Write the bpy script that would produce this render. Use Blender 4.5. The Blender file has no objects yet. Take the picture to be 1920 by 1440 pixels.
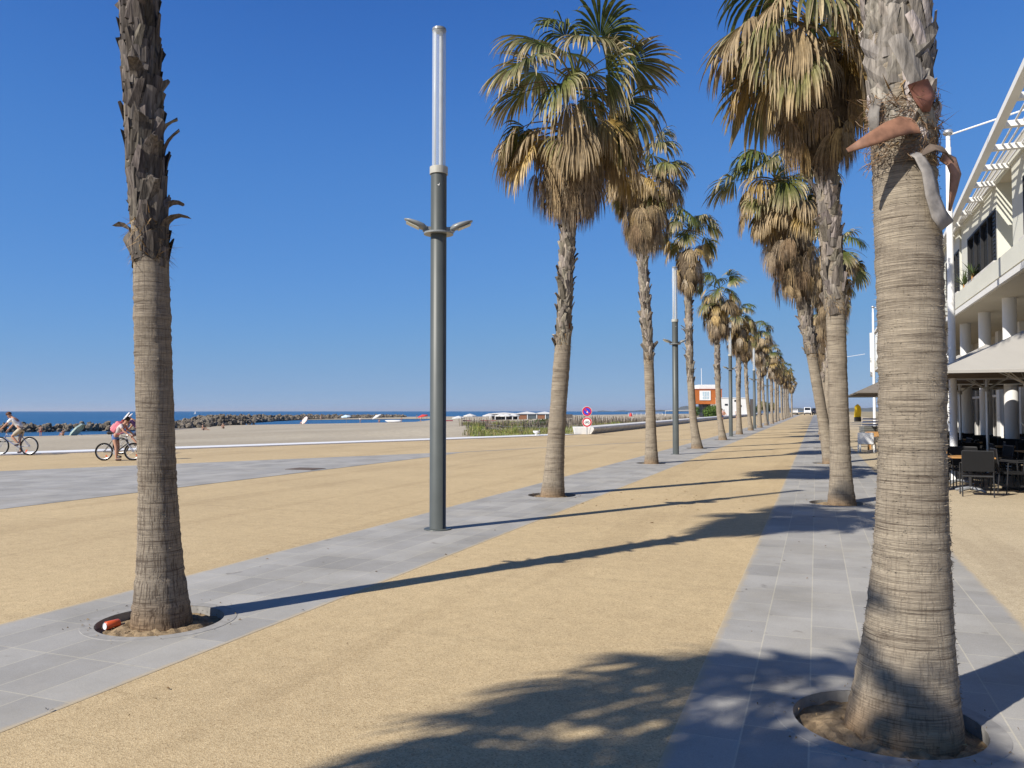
import bpy, bmesh, math, random
import numpy as np
from mathutils import Vector, Matrix, Euler
R_ = math.radians
scene = bpy.context.scene
COL = scene.collection

HAZE = 4e-5
# ------------------------------------------------------------------ camera, sky, sun, exposure
F_PX, EYE = 1495.0, 1.7
YAW, PITCH = R_(20.87), math.atan(51 / 1495.0)
cam_d = bpy.data.cameras.new('camera'); cam = bpy.data.objects.new('camera', cam_d); COL.objects.link(cam)
cam_d.sensor_width = 36.0; cam_d.sensor_fit = 'HORIZONTAL'; cam_d.lens = 36.0 * F_PX / 1920.0
cam_d.clip_start = 0.05; cam_d.clip_end = 80000
cam.location = (0, 0, EYE); cam.rotation_euler = (R_(90) + PITCH, 0, YAW)
scene.camera = cam

SUN_EL, SUN_AZ = R_(38.7), R_(31.5)          # shadows run along (sin az, cos az)
sdir = Vector((math.sin(SUN_AZ) * math.cos(SUN_EL), math.cos(SUN_AZ) * math.cos(SUN_EL), -math.sin(SUN_EL)))
sun_d = bpy.data.lights.new('sun', 'SUN'); sun_d.energy = 5.0; sun_d.angle = R_(0.53); sun_d.color = (1.0, 0.945, 0.85)
sun = bpy.data.objects.new('sun', sun_d); COL.objects.link(sun)
sun.rotation_euler = sdir.to_track_quat('-Z', 'Y').to_euler(); sun.location = (-20, -30, 40)
world = bpy.data.worlds.new("World"); scene.world = world; world.use_nodes = True
wn = world.node_tree.nodes; wl = world.node_tree.links
sky = wn.new('ShaderNodeTexSky'); sky.sky_type = 'NISHITA'; sky.sun_disc = False
sky.sun_elevation = SUN_EL; sky.sun_rotation = R_(180) + SUN_AZ
sky.altitude = 0; sky.air_density = 0.4; sky.dust_density = 0.0; sky.ozone_density = 6.0
bg = wn['Background']; bg.inputs['Strength'].default_value = 0.12
sc0 = wn.new('ShaderNodeVectorMath'); sc0.operation = 'SCALE'; sc0.inputs['Scale'].default_value = 0.12; wl.new(sky.outputs[0], sc0.inputs[0])
gr = wn.new('ShaderNodeRGBCurve'); wl.new(sc0.outputs[0], gr.inputs['Color'])           # grades the sky colours; darkest tones lowered further to cut fill light
for ci, pts in enumerate((((0, 0), (.026, .010), (.041, .031), (.076, .068), (.352, .197), (1, .30)), ((0, 0), (.055, .035), (.084, .115), (.162, .204), (.597, .322), (1, .36)), ((0, 0), (.14, .13), (.209, .385), (.371, .50), (.913, .507), (1, .51)))):
    cv = gr.mapping.curves[ci]
    while len(cv.points) < len(pts): cv.points.new(0.5, 0.5)
    for pt, xy in zip(cv.points, pts): pt.location = xy
gr.mapping.extend = 'HORIZONTAL'; gr.mapping.update()
sc1 = wn.new('ShaderNodeVectorMath'); sc1.operation = 'SCALE'; sc1.inputs['Scale'].default_value = 1 / 0.12; wl.new(gr.outputs[0], sc1.inputs[0])
wl.new(sc1.outputs[0], bg.inputs[0])
vs = scene.view_settings; vs.view_transform = 'Standard'; vs.look = 'None'; vs.exposure = 0.36; vs.gamma = 1.0
scene.cycles.max_bounces = 6; scene.cycles.transparent_max_bounces = 12

# ------------------------------------------------------------------ helpers
def zg(y):                                     # the promenade climbs very gently away from the camera
    y = min(max(y, 0.0), 300.0)
    return 3.2e-5 * y * y if y < 60 else 0.1152 + 0.0031 * (y - 60)

def tag(o, label=None, cat=None, group=None, kind=None):
    if label: o['label'] = label
    if cat: o['category'] = cat
    if group: o['group'] = group
    if kind: o['kind'] = kind
    return o

def empty(name, loc=(0, 0, 0), rz=0.0, label=None, cat=None, group=None):
    o = bpy.data.objects.new(name, None); COL.objects.link(o)
    o.location = loc; o.rotation_euler = (0, 0, rz); o.empty_display_size = 0.2
    return tag(o, label, cat, group)

def copy_tree(o, parent=None):
    c = o.copy(); COL.objects.link(c); c.parent = parent
    for ch in list(o.children): copy_tree(ch, c)
    return c

class MB:
    """collects geometry and links it as ONE mesh object"""
    def __init__(s): s.V = []; s.Q = []; s.T = []; s.C = []; s.qm = []; s.tm = []; s.n = 0
    def add(s, V, Q=None, T=None, col=(1, 1, 1), mat=0):
        V = np.asarray(V, float).reshape(-1, 3); n = len(V)
        col = np.asarray(col, float)
        if col.ndim == 1: col = np.tile(col, (n, 1))
        s.V.append(V); s.C.append(col)
        if Q is not None and len(Q): Q = np.asarray(Q, int).reshape(-1, 4); s.Q.append(Q + s.n); s.qm.append(np.full(len(Q), mat))
        if T is not None and len(T): T = np.asarray(T, int).reshape(-1, 3); s.T.append(T + s.n); s.tm.append(np.full(len(T), mat))
        s.n += n; return s
    def box(s, x0, x1, y0, y1, z0, z1, col=(1, 1, 1), mat=0, M=None):
        V = np.array([(x, y, z) for z in (z0, z1) for y in (y0, y1) for x in (x0, x1)], float)
        if M is not None: V = V @ np.array(M.to_3x3()).T + np.array(M.translation)
        return s.add(V, [(0, 2, 3, 1), (4, 5, 7, 6), (0, 1, 5, 4), (2, 6, 7, 3), (0, 4, 6, 2), (1, 3, 7, 5)], col=col, mat=mat)
    def tube(s, P, r, n=8, col=(1, 1, 1), mat=0, caps=True, closed=False):
        P = np.asarray(P, float); k = len(P); r = np.full(k, r, float) if np.isscalar(r) else np.asarray(r, float)
        T = np.gradient(P, axis=0) if not closed else np.roll(P, -1, 0) - np.roll(P, 1, 0)
        T /= np.linalg.norm(T, axis=1)[:, None] + 1e-12
        up = np.array([0, 0, 1.0]) if abs(T[0][2]) < 0.9 else np.array([1.0, 0, 0])
        a = np.linspace(0, 2 * np.pi, n, endpoint=False); V = []
        A = np.cross(T[0], up); A /= np.linalg.norm(A)
        for i in range(k):
            A = A - T[i] * (A @ T[i]); A /= np.linalg.norm(A) + 1e-12
            B = np.cross(T[i], A)
            V.append(P[i] + r[i] * (np.cos(a)[:, None] * A + np.sin(a)[:, None] * B))
        V = np.concatenate(V); Q = []
        for i in range(k if closed else k - 1):
            i2 = (i + 1) % k
            for j in range(n): Q.append((i * n + j, i * n + (j + 1) % n, i2 * n + (j + 1) % n, i2 * n + j))
        Tt = []
        if caps and not closed:
            V = np.vstack([V, P[:1], P[-1:]]); c0, c1 = k * n, k * n + 1
            for j in range(n):
                Tt.append((c0, (j + 1) % n, j)); Tt.append((c1, (k - 1) * n + j, (k - 1) * n + (j + 1) % n))
        return s.add(V, Q, Tt, col, mat)
    def lathe(s, prof, n=24, c=(0, 0, 0), col=(1, 1, 1), mat=0):
        a = np.linspace(0, 2 * np.pi, n, endpoint=False)
        V = np.concatenate([np.stack([r * np.cos(a) + c[0], r * np.sin(a) + c[1], np.full(n, z + c[2])], 1) for r, z in prof])
        Q = [(i * n + j, i * n + (j + 1) % n, (i + 1) * n + (j + 1) % n, (i + 1) * n + j) for i in range(len(prof) - 1) for j in range(n)]
        return s.add(V, Q, None, col, mat)
    def build(s, name, mats, parent=None, smooth=False, loc=None, kind=None):
        me = bpy.data.meshes.new(name)
        V = np.concatenate(s.V); C = np.concatenate(s.C)
        Q = np.concatenate(s.Q) if s.Q else np.zeros((0, 4), int); T = np.concatenate(s.T) if s.T else np.zeros((0, 3), int)
        me.vertices.add(len(V)); me.vertices.foreach_set('co', V.ravel())
        me.loops.add(Q.size + T.size); me.loops.foreach_set('vertex_index', np.concatenate([Q.ravel(), T.ravel()]))
        st = np.concatenate([np.arange(len(Q)) * 4, Q.size + np.arange(len(T)) * 3])
        me.polygons.add(len(st)); me.polygons.foreach_set('loop_start', st)
        mi = np.concatenate([np.concatenate(s.qm) if s.qm else [], np.concatenate(s.tm) if s.tm else []]).astype(int)
        me.polygons.foreach_set('material_index', mi)
        me.polygons.foreach_set('use_smooth', np.full(len(st), bool(smooth)))
        at = me.color_attributes.new('Col', 'FLOAT_COLOR', 'POINT')
        at.data.foreach_set('color', np.concatenate([C, np.ones((len(C), 1))], 1).ravel())
        for m in (mats if isinstance(mats, (list, tuple)) else [mats]): me.materials.append(m)
        me.update(); me.validate()
        o = bpy.data.objects.new(name, me); COL.objects.link(o)
        if parent is not None: o.parent = parent
        if loc is not None: o.location = loc
        if kind: o['kind'] = kind
        return o

def bevel(o, w=0.01, seg=2):
    m = o.modifiers.new('bevel', 'BEVEL'); m.width = w; m.segments = seg; m.limit_method = 'ANGLE'; return o

# ------------------------------------------------------------------ materials
class NT:
    def __init__(s, name):
        s.m = bpy.data.materials.new(name); s.m.use_nodes = True; s.t = s.m.node_tree
        s.b = s.t.nodes['Principled BSDF']; s.out = s.t.nodes['Material Output']
    def n(s, typ, **kw):
        nd = s.t.nodes.new('ShaderNode' + typ)
        for k, v in kw.items():
            if k.startswith('i_'): nd.inputs[k[2:].replace('_', ' ')].default_value = v
            else: setattr(nd, k, v)
        return nd
    def l(s, a, b): s.t.links.new(a, b)
    def coord(s, scale=(1, 1, 1), kind='Object'):
        tc = s.n('TexCoord'); mp = s.n('Mapping'); mp.inputs['Scale'].default_value = scale
        s.l(tc.outputs[kind], mp.inputs[0]); return mp.outputs[0]
    def noise(s, vec, scale, detail=4, rough=0.55):
        nd = s.n('TexNoise'); nd.inputs['Scale'].default_value = scale; nd.inputs['Detail'].default_value = detail
        nd.inputs['Roughness'].default_value = rough; s.l(vec, nd.inputs['Vector']); return nd.outputs['Fac']
    def ramp(s, fac, stops, interp='LINEAR'):
        nd = s.n('ValToRGB'); cr = nd.color_ramp; cr.interpolation = interp
        while len(cr.elements) < len(stops): cr.elements.new(0.5)
        for e, (p, c) in zip(cr.elements, stops):
            e.position = p; e.color = (c, c, c, 1) if np.isscalar(c) else (*c, 1)
        s.l(fac, nd.inputs[0]); return nd.outputs[0]
    def mix(s, a, b, fac, mode='MIX'):
        nd = s.n('MixRGB', blend_type=mode)
        for inp, v in ((0, fac), (1, a), (2, b)):
            if hasattr(v, 'links'): s.l(v, nd.inputs[inp])
            elif np.isscalar(v): nd.inputs[inp].default_value = v
            else: nd.inputs[inp].default_value = (*v, 1)
        return nd.outputs[0]
    def math(s, op, a, b=0.0):
        nd = s.n('Math', operation=op)
        for i, v in enumerate((a, b)):
            if hasattr(v, 'links'): s.l(v, nd.inputs[i])
            else: nd.inputs[i].default_value = v
        return nd.outputs[0]
    def bump(s, h, strength=0.3, dist=0.01):
        nd = s.n('Bump'); nd.inputs['Strength'].default_value = strength; nd.inputs['Distance'].default_value = dist
        s.l(h, nd.inputs['Height']); s.l(nd.outputs[0], s.b.inputs['Normal'])
    def col(s, c):
        if hasattr(c, 'links'): s.l(c, s.b.inputs['Base Color'])
        else: s.b.inputs['Base Color'].default_value = (*c, 1)
    def done(s, rough=0.8, spec=0.3, metal=0.0):
        s.b.inputs['Roughness'].default_value = rough; s.b.inputs['Specular IOR Level'].default_value = spec
        s.b.inputs['Metallic'].default_value = metal; return s.m

def plain(name, c, rough=0.6, spec=0.3, var=0.12, scale=6.0, metal=0.0, bump=0.0):
    t = NT(name); v = t.coord(); f = t.noise(v, scale, 5)
    t.col(t.mix(t.ramp(f, [(0.3, tuple(x * (1 - var) for x in c)), (0.7, tuple(min(1, x * (1 + var)) for x in c))]), c, 0.15))
    if bump: t.bump(t.noise(v, scale * 8, 4), bump, 0.01)
    return t.done(rough, spec, metal)

def vcol(name, rough=0.75, spec=0.25, var=0.25, scale=30.0, translucent=0.0, stretch=(1, 1, 1), bump=0.0):
    t = NT(name); a = t.n('Attribute', attribute_name='Col'); v = t.coord(stretch)
    f = t.ramp(t.noise(v, scale, 4), [(0.3, 1 - var), (0.7, 1 + var)])
    c = t.mix(a.outputs['Color'], f, 1.0, 'MULTIPLY'); t.col(c)
    if bump: t.bump(t.noise(v, scale, 5), bump, 0.01)
    m = t.done(rough, spec)
    if translucent:
        tr = t.n('BsdfTranslucent'); t.l(c, tr.inputs[0]); mx = t.n('MixShader'); mx.inputs[0].default_value = translucent
        t.l(t.b.outputs[0], mx.inputs[1]); t.l(tr.outputs[0], mx.inputs[2]); t.l(mx.outputs[0], t.out.inputs[0])
    return m

def mat_aggregate(name, tint):
    t = NT(name); v = t.coord()
    vo = t.n('TexVoronoi'); vo.inputs['Scale'].default_value = 120; t.l(v, vo.inputs['Vector'])
    sep = t.n('SeparateColor'); t.l(vo.outputs['Color'], sep.inputs[0])
    c = [tuple(a * b for a, b in zip(tint, k)) for k in ((0.66, 0.62, 0.59), (0.88, 0.85, 0.82), (1, 1, 1), (1.10, 1.10, 1.10), (1.24, 1.27, 1.32))]
    base = t.ramp(sep.outputs[0], [(0.0, c[0]), (0.10, c[1]), (0.40, c[2]), (0.75, c[3]), (1.0, c[4])])
    big = t.ramp(t.noise(v, 0.35, 6, 0.6), [(0.3, (0.90, 0.89, 0.88)), (0.7, (1.06, 1.06, 1.05))])
    mid = t.ramp(t.noise(v, 6.0, 5, 0.65), [(0.3, 0.9), (0.72, 1.07)])
    spots = t.ramp(t.noise(v, 2.3, 3, 0.5), [(0.22, (0.72, 0.7, 0.68)), (0.29, (1, 1, 1))])
    x = t.mix(t.mix(base, big, 1, 'MULTIPLY'), mid, 1, 'MULTIPLY')
    trk = t.ramp(t.noise(t.coord((.55, .03, 1)), 2.0, 4, 0.6), [(0.40, (0.90, 0.89, 0.88)), (0.47, (1, 1, 1)), (0.62, (1, 1, 1)), (0.70, (1.06, 1.06, 1.05))])
    seam = t.ramp(t.noise(t.coord((.05, 1.3, 1)), 1.0, 3, 0.5), [(0.485, (1, 1, 1)), (0.497, (0.90, 0.90, 0.90)), (0.51, (1, 1, 1))])
    x = t.mix(t.mix(x, trk, 0.8, 'MULTIPLY'), seam, 0.55, 'MULTIPLY'); t.col(t.mix(x, spots, 0.8, 'MULTIPLY'))
    t.bump(vo.outputs['Distance'], 0.35, 0.006)
    return t.done(0.85, 0.2)

def mat_paving(name, offs, bw, cx=None, half=1.0):
    t = NT(name); tc = t.n('TexCoord'); sp = t.n('SeparateXYZ'); t.l(tc.outputs['Object'], sp.inputs[0])
    cb = t.n('CombineXYZ'); t.l(sp.outputs[1], cb.inputs[0]); t.l(sp.outputs[0], cb.inputs[1])
    wob = t.n('VectorMath', operation='ADD'); t.l(cb.outputs[0], wob.inputs[0]); wob.inputs[1].default_value = (0.42, 0.055, 0)
    br = t.n('TexBrick', offset=offs, offset_frequency=2, squash=1.0); t.l(wob.outputs[0], br.inputs['Vector'])
    br.inputs['Scale'].default_value = 1.0; br.inputs['Brick Width'].default_value = bw; br.inputs['Row Height'].default_value = 0.335
    br.inputs['Mortar Size'].default_value = 0.0055; br.inputs['Mortar Smooth'].default_value = 0.3
    br.inputs['Color1'].default_value = (0.385, 0.369, 0.342, 1); br.inputs['Color2'].default_value = (0.305, 0.294, 0.277, 1)
    br.inputs['Mortar'].default_value = (0.46, 0.43, 0.36, 1)
    v = tc.outputs['Object']
    fine = t.ramp(t.noise(v, 160, 3, 0.7), [(0.3, 0.86), (0.7, 1.12)])
    dirt = t.ramp(t.noise(v, 1.1, 6, 0.62), [(0.3, (0.80, 0.79, 0.76)), (0.65, (1.06, 1.06, 1.06))])
    stain = t.ramp(t.noise(v, 3.6, 4, 0.6), [(0.27, (0.50, 0.48, 0.46)), (0.35, (1, 1, 1))])
    sand = t.ramp(t.noise(v, 0.6, 5, 0.6), [(0.52, 0.0), (0.72, 0.35)])
    c = t.mix(t.mix(t.mix(br.outputs['Color'], fine, 1, 'MULTIPLY'), dirt, 1, 'MULTIPLY'), stain, 0.7, 'MULTIPLY')
    c = t.mix(c, (0.40, 0.36, 0.29), sand)
    if cx is not None:                                   # sand drifted over the edges of the band
        ed = t.math('ABSOLUTE', t.math('SUBTRACT', sp.outputs[0], cx)); ed = t.math('ADD', ed, t.math('MULTIPLY', t.math('SUBTRACT', t.noise(v, 5.0, 6, 0.7), 0.5), 0.13))
        c = t.mix(c, (0.46, 0.36, 0.22), t.ramp(t.math('SUBTRACT', ed, half - 0.5), [(0.44, 0.0), (0.505, 0.8)]))
    t.col(c)
    t.bump(t.mix(br.outputs['Fac'], t.noise(v, 160, 3), 0.5), 0.15, 0.004)
    return t.done(0.72, 0.3)

def mat_sand(name, c1, c2, sc=0.08):
    t = NT(name); v = t.coord(); st = t.coord((1, 0.35, 1))
    a = t.ramp(t.noise(st, sc, 7, 0.6), [(0.35, c1), (0.65, c2)])
    f = t.ramp(t.noise(v, 3.0, 6, 0.7), [(0.3, 0.85), (0.7, 1.1)])
    t.col(t.mix(a, f, 1, 'MULTIPLY')); t.bump(t.noise(v, 2.2, 8, 0.7), 0.6, 0.12)
    return t.done(0.95, 0.1)

def mat_sea():
    t = NT('sea_water'); v = t.coord()
    a = t.noise(t.coord((1, 0.35, 1)), 0.02, 6, 0.6)
    t.col(t.ramp(a, [(0.3, (0.022, 0.088, 0.19)), (0.7, (0.036, 0.125, 0.25))]))
    h = t.math('ADD', t.noise(v, 0.9, 6, 0.6), t.math('MULTIPLY', t.noise(v, 0.12, 3), 2.0)); t.bump(h, 0.8, 0.5)
    return t.done(0.35, 0.18)

def mat_trunk(vert=0.0):
    t = NT('palm_trunk_bark'); v = t.coord(); dist = t.noise(t.coord((3, 3, 3)), 1.0, 3)
    tc = t.n('TexCoord'); sp = t.n('SeparateXYZ'); t.l(tc.outputs['Object'], sp.inputs[0])
    h1 = t.noise(t.coord((2.2, 2.2, 62)), 1.0, 5, 0.72)              # ring scars
    h2 = t.noise(t.coord((3.5, 3.5, 170)), 1.0, 3, 0.6)
    v1 = t.noise(t.coord((70, 70, 5)), 1.0, 3, 0.6)                 # upright cracks
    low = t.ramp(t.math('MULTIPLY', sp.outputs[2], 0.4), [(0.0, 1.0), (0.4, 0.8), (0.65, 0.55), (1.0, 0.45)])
    rings = t.ramp(h1, [(0.33, 0.1), (0.46, 1.0)]); rings2 = t.ramp(h2, [(0.36, 0.45), (0.52, 1.0)])
    cracks = t.ramp(v1, [(0.38, 0.12), (0.5, 1.0)])
    h3 = t.ramp(t.noise(t.coord((5, 5, 330)), 1.0, 2, 0.5), [(0.38, 0.55), (0.5, 1.0)]); rings2 = t.mix(rings2, h3, 0.75, 'MULTIPLY')
    crk = t.mix((1, 1, 1), cracks, t.math('MULTIPLY', low, vert))
    height = t.mix(t.mix(rings, rings2, 0.8, 'MULTIPLY'), crk, 1.0, 'MULTIPLY')
    base = t.ramp(t.noise(t.coord((1, 1, 2.5)), 2.2, 5, 0.65), [(0.25, (0.20, 0.165, 0.125)), (0.5, (0.275, 0.232, 0.178)), (0.75, (0.335, 0.285, 0.215))])
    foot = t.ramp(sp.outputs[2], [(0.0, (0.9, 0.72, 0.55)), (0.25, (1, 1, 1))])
    if vert > .9: base = t.mix(base, (.90, .90, .92), 1.0, 'MULTIPLY')
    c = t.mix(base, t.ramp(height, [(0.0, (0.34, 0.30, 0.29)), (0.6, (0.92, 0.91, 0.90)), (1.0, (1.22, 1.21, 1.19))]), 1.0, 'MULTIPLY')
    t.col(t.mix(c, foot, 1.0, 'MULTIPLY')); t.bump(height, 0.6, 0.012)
    return t.done(0.9, 0.15)

M = {}
M['tan'] = mat_aggregate('resin_bound_gravel', (0.485, 0.373, 0.218))
M['tan_pale'] = mat_aggregate('terrace_gravel', (0.46, 0.38, 0.26))
M['pave_a'] = mat_paving('granite_paving_stacked', 0.0, 0.65, -5.075, 1.025)
M['pave_b'] = mat_paving('granite_paving_staggered', 0.37, 0.62, 0.395, 1.125)
M['pave_c'] = mat_paving('granite_paving_seaward', 0.0, 0.65)
M['sand'] = mat_sand('beach_sand', (0.355, 0.305, 0.232), (0.44, 0.385, 0.295))
M['soil'] = plain('pit_soil', (0.26, 0.19, 0.115), 0.95, 0.1, 0.45, 18, bump=0.8)
M['pit_rim'] = plain('dark_stone_rim', (0.30, 0.288, 0.27), 0.8, 0.2, 0.2, 12)
M['land'] = plain('dry_land', (0.30, 0.25, 0.16), 0.95, 0.1, 0.3, 0.05)
M['sea'] = mat_sea()
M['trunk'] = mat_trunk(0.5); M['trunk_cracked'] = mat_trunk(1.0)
M['frond'] = vcol('palm_frond', 0.55, 0.3, 0.25, 9, 0.22)
M['dead'] = vcol('dry_thatch', 0.9, 0.1, 0.35, 12, 0.12)
M['boot'] = vcol('leaf_base', 0.9, 0.1, 0.55, 48, 0, (1, 1, 0.10), 0.9)
M['sheath'] = vcol('leaf_sheath', 0.6, 0.3, 0.3, 16, 0, (1, 1, 1), 0.3)
M['pole'] = plain('grey_green_paint', (0.078, 0.086, 0.081), 0.45, 0.4, 0.1, 3)
M['collar'] = plain('pale_metal_collar', (0.42, 0.41, 0.36), 0.4, 0.4, 0.1)
M['lamp_grey'] = plain('lamp_housing_grey', (0.22, 0.23, 0.23), 0.35, 0.5, 0.1)
M['lens'] = plain('lamp_lens', (0.5, 0.5, 0.42), 0.15, 0.6, 0.1)
M['white'] = plain('white_paint', (0.78, 0.77, 0.75), 0.5, 0.35, 0.05)
M['conc'] = plain('white_concrete', (0.62, 0.60, 0.57), 0.75, 0.2, 0.15, 1.5, bump=0.1)
M['render'] = plain('cream_render', (0.66, 0.655, 0.575), 0.85, 0.15, 0.06, 0.8)
M['render_w'] = plain('white_render', (0.76, 0.75, 0.72), 0.85, 0.15, 0.05, 0.8)
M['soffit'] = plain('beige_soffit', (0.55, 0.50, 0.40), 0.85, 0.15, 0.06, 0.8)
M['dark_glass'] = plain('dark_glass', (0.015, 0.018, 0.022), 0.08, 0.5, 0.2)
M['dark'] = plain('black_metal', (0.025, 0.025, 0.027), 0.5, 0.3, 0.15)
M['sling'] = plain('dark_sling_fabric', (0.012, 0.012, 0.013), 0.8, 0.2, 0.2, 40)
M['wood'] = plain('teak_wood', (0.42, 0.22, 0.075), 0.55, 0.3, 0.2, 8)
M['fabric'] = plain('taupe_parasol_fabric', (0.37, 0.355, 0.33), 0.9, 0.1, 0.04, 2)
M['rock'] = plain('breakwater_rock', (0.165, 0.14, 0.11), 0.95, 0.15, 0.5, 0.9, bump=0.5)
M['skin'] = plain('skin', (0.46, 0.25, 0.165), 0.6, 0.3, 0.08)
M['hair'] = plain('dark_brown_hair', (0.035, 0.02, 0.012), 0.6, 0.3, 0.2)
M['rubber'] = plain('black_rubber', (0.012, 0.012, 0.013), 0.8, 0.2, 0.1)
M['alu'] = plain('silver_metal', (0.55, 0.55, 0.55), 0.35, 0.5, 0.1, metal=0.6)

def solid(name, c, **k):
    if name not in M: M[name] = plain(name, c, **k)
    return M[name]
def tube_mat():
    t = NT('clear_plastic_tube'); t.col((0.75, 0.78, 0.8)); t.done(0.12, 0.6)
    tr = t.n('BsdfTransparent'); tr.inputs[0].default_value = (0.93, 0.95, 0.96, 1)
    mx = t.n('MixShader'); fr = t.n('LayerWeight'); fr.inputs[0].default_value = 0.35
    f = t.math('ADD', t.math('MULTIPLY', fr.outputs['Facing'], 0.5), 0.22)
    t.l(f, mx.inputs[0]); t.l(tr.outputs[0], mx.inputs[1]); t.l(t.b.outputs[0], mx.inputs[2]); t.l(mx.outputs[0], t.out.inputs[0])
    return t.m
M['tube'] = tube_mat()

# ------------------------------------------------------------------ ground, paving, beach, sea
LX0, LX1, RX0, RX1 = -6.10, -4.05, -0.73, 1.52
LROW, RROW = -4.98, 0.42
L_Y = [5.09, 15.35, 25.7, 36.3, 46.8, 57.2, 67.6, 78.0, 88.4, 98.8, 109.2, 119.6, 130.0, 140.4, 150.8, 161.2, 171.6, 182.0]
R_Y = [4.86, 15.9, 27.6, 38.3, 48.8, 59.2, 69.6, 80.0, 90.4, 100.8]
YS = list(np.concatenate([np.arange(-40, 0, 5), np.arange(0, 60, 2.5), np.arange(60, 235, 6), [235, 400, 700]]))
COAST = [(-56.0, -39.3), (-47.0, -19.1), (-38.0, 1.1), (-28.98, 21.43), (-26.15, 27.6), (-20.11, 40.6), (-15.35, 52.2)]
def coast_x(y):
    for (xa, ya), (xb, yb) in zip(COAST, COAST[1:]):
        if y <= yb: return xa + (xb - xa) * (y - ya) / (yb - ya)
    return -15.2

def ribbon(mb, fx0, fx1, ys, dz, nx=1):
    for ya, yb in zip(ys, ys[1:]):
        for k in range(nx):
            a0, a1 = fx0(ya), fx1(ya); b0, b1 = fx0(yb), fx1(yb); s0, s1 = k / nx, (k + 1) / nx
            mb.add([(a0 + (a1 - a0) * s0, ya, zg(ya) + dz), (a0 + (a1 - a0) * s1, ya, zg(ya) + dz),
                    (b0 + (b1 - b0) * s1, yb, zg(yb) + dz), (b0 + (b1 - b0) * s0, yb, zg(yb) + dz)], [(0, 1, 2, 3)])
cst = lambda c: (lambda y: c)

mb = MB()
ys_l = sorted(set([y for y in YS] + [y for _, y in COAST]))
ribbon(mb, coast_x, cst(LX0 + .02), ys_l, 0); ribbon(mb, cst(LX1 - .02), cst(RX0 + .02), YS, 0)
tag(mb.build('promenade', M['tan']), kind='structure')
mb = MB(); ribbon(mb, cst(RX1 - .02), cst(9.5), YS, 0); tag(mb.build('terrace_ground', M['tan_pale']), kind='structure')

def strip(name, x0, x1, pits, mat, yend):
    """paving band with round openings; each opening gets a stone rim below"""
    mb = MB(); rim = MB(); y = -40.0; r = 0.485; n = 48
    for (px, py) in pits:
        ya, yb = py - 1.0, py + 1.0
        seg = [y] + [q for q in YS if y < q < ya] + [ya]; ribbon(mb, cst(x0), cst(x1), seg, 0.002)
        a = np.linspace(0, 2 * np.pi, n, endpoint=False)
        cosx, sinx = np.cos(a), np.sin(a); Z = zg(py) + 0.002
        tx = np.where(cosx > 0, (x1 - px) / np.maximum(cosx, 1e-9), (x0 - px) / np.minimum(cosx, -1e-9)); ty = 1.0 / np.maximum(abs(sinx), 1e-9)
        tt = np.minimum(tx, ty)
        # snap the nearest rays to the rectangle's corners
        O = np.stack([px + cosx * tt, py + sinx * tt], 1)
        for cx, cy in ((x0, ya), (x1, ya), (x1, yb), (x0, yb)):
            k = int(np.argmin((O[:, 0] - cx) ** 2 + (O[:, 1] - cy) ** 2)); O[k] = (cx, cy)
        I = np.stack([px + cosx * r, py + sinx * r], 1)
        V = np.concatenate([np.c_[I, np.full(n, Z)], np.c_[O, np.full(n, Z)]])
        mb.add(V, [(j, n + j, n + (j + 1) % n, (j + 1) % n) for j in range(n)])
        rim.add(np.concatenate([np.c_[I, np.full(n, Z)], np.c_[I, np.full(n, Z - 0.16)]]), [(j, (j + 1) % n, n + (j + 1) % n, n + j) for j in range(n)])
        rim.lathe([(r, 0.0), (r + 0.10, 0.0), (r + .105, -.01)], n, (px, py, Z + 0.003))
        y = yb
    seg = [y] + [q for q in YS if y < q < yend] + [yend]; ribbon(mb, cst(x0), cst(x1), seg, 0.002)
    for ya, yb in zip([-40.0] + [q for q in YS if q < yend], [q for q in YS if q < yend] + [yend]):       # thin edges of the slabs
        if yb <= ya: continue
        for xe in (x0, x1): mb.add([(xe, ya, zg(ya) - .03), (xe, yb, zg(yb) - .03), (xe, yb, zg(yb) + .002), (xe, ya, zg(ya) + .002)], [(0, 1, 2, 3)])
    tag(mb.build(name, mat), kind='structure')
    tag(rim.build(name + '_pit_rims', M['pit_rim']), kind='structure')
L_pits = [(LROW + .15, -2.8)] + [(LROW - .01, y) for y in L_Y[:9]]
R_pits = [(RROW - .1, -5.3)] + [(RROW - .08, y) for y in R_Y[:6]]
strip('left_paving', LX0, LX1, L_pits, M['pave_a'], 235)
strip('right_paving', RX0, RX1, R_pits, M['pave_b'], 235)
rng = np.random.default_rng(3)
mb = MB()
for px, py in L_pits + R_pits:
    near = -1 < py < 30; nr, na = (12, 40) if near else (4, 16); V = []; 
    for i in range(nr + 1):
        for j in range(na):
            rr = 0.485 * i / nr; a = 2 * math.pi * j / na
            V.append((px + rr * math.cos(a), py + rr * math.sin(a), zg(py) - 0.065 + (0.045 * math.exp(-((rr - .26) / .12) ** 2) + rng.normal(0, .009))))
    mb.add(V, [(i * na + j, i * na + (j + 1) % na, (i + 1) * na + (j + 1) % na, (i + 1) * na + j) for i in range(nr) for j in range(na)])
tag(mb.build('soil', M['soil'], smooth=False), kind='structure')
mb = MB()                                         # base sheet below everything on land
ribbon(mb, coast_x, cst(4000), sorted(set(YS + [y for _, y in COAST] + [-300, 2500])), -0.24)
tag(mb.build('ground', M['land']), kind='structure')
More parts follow.
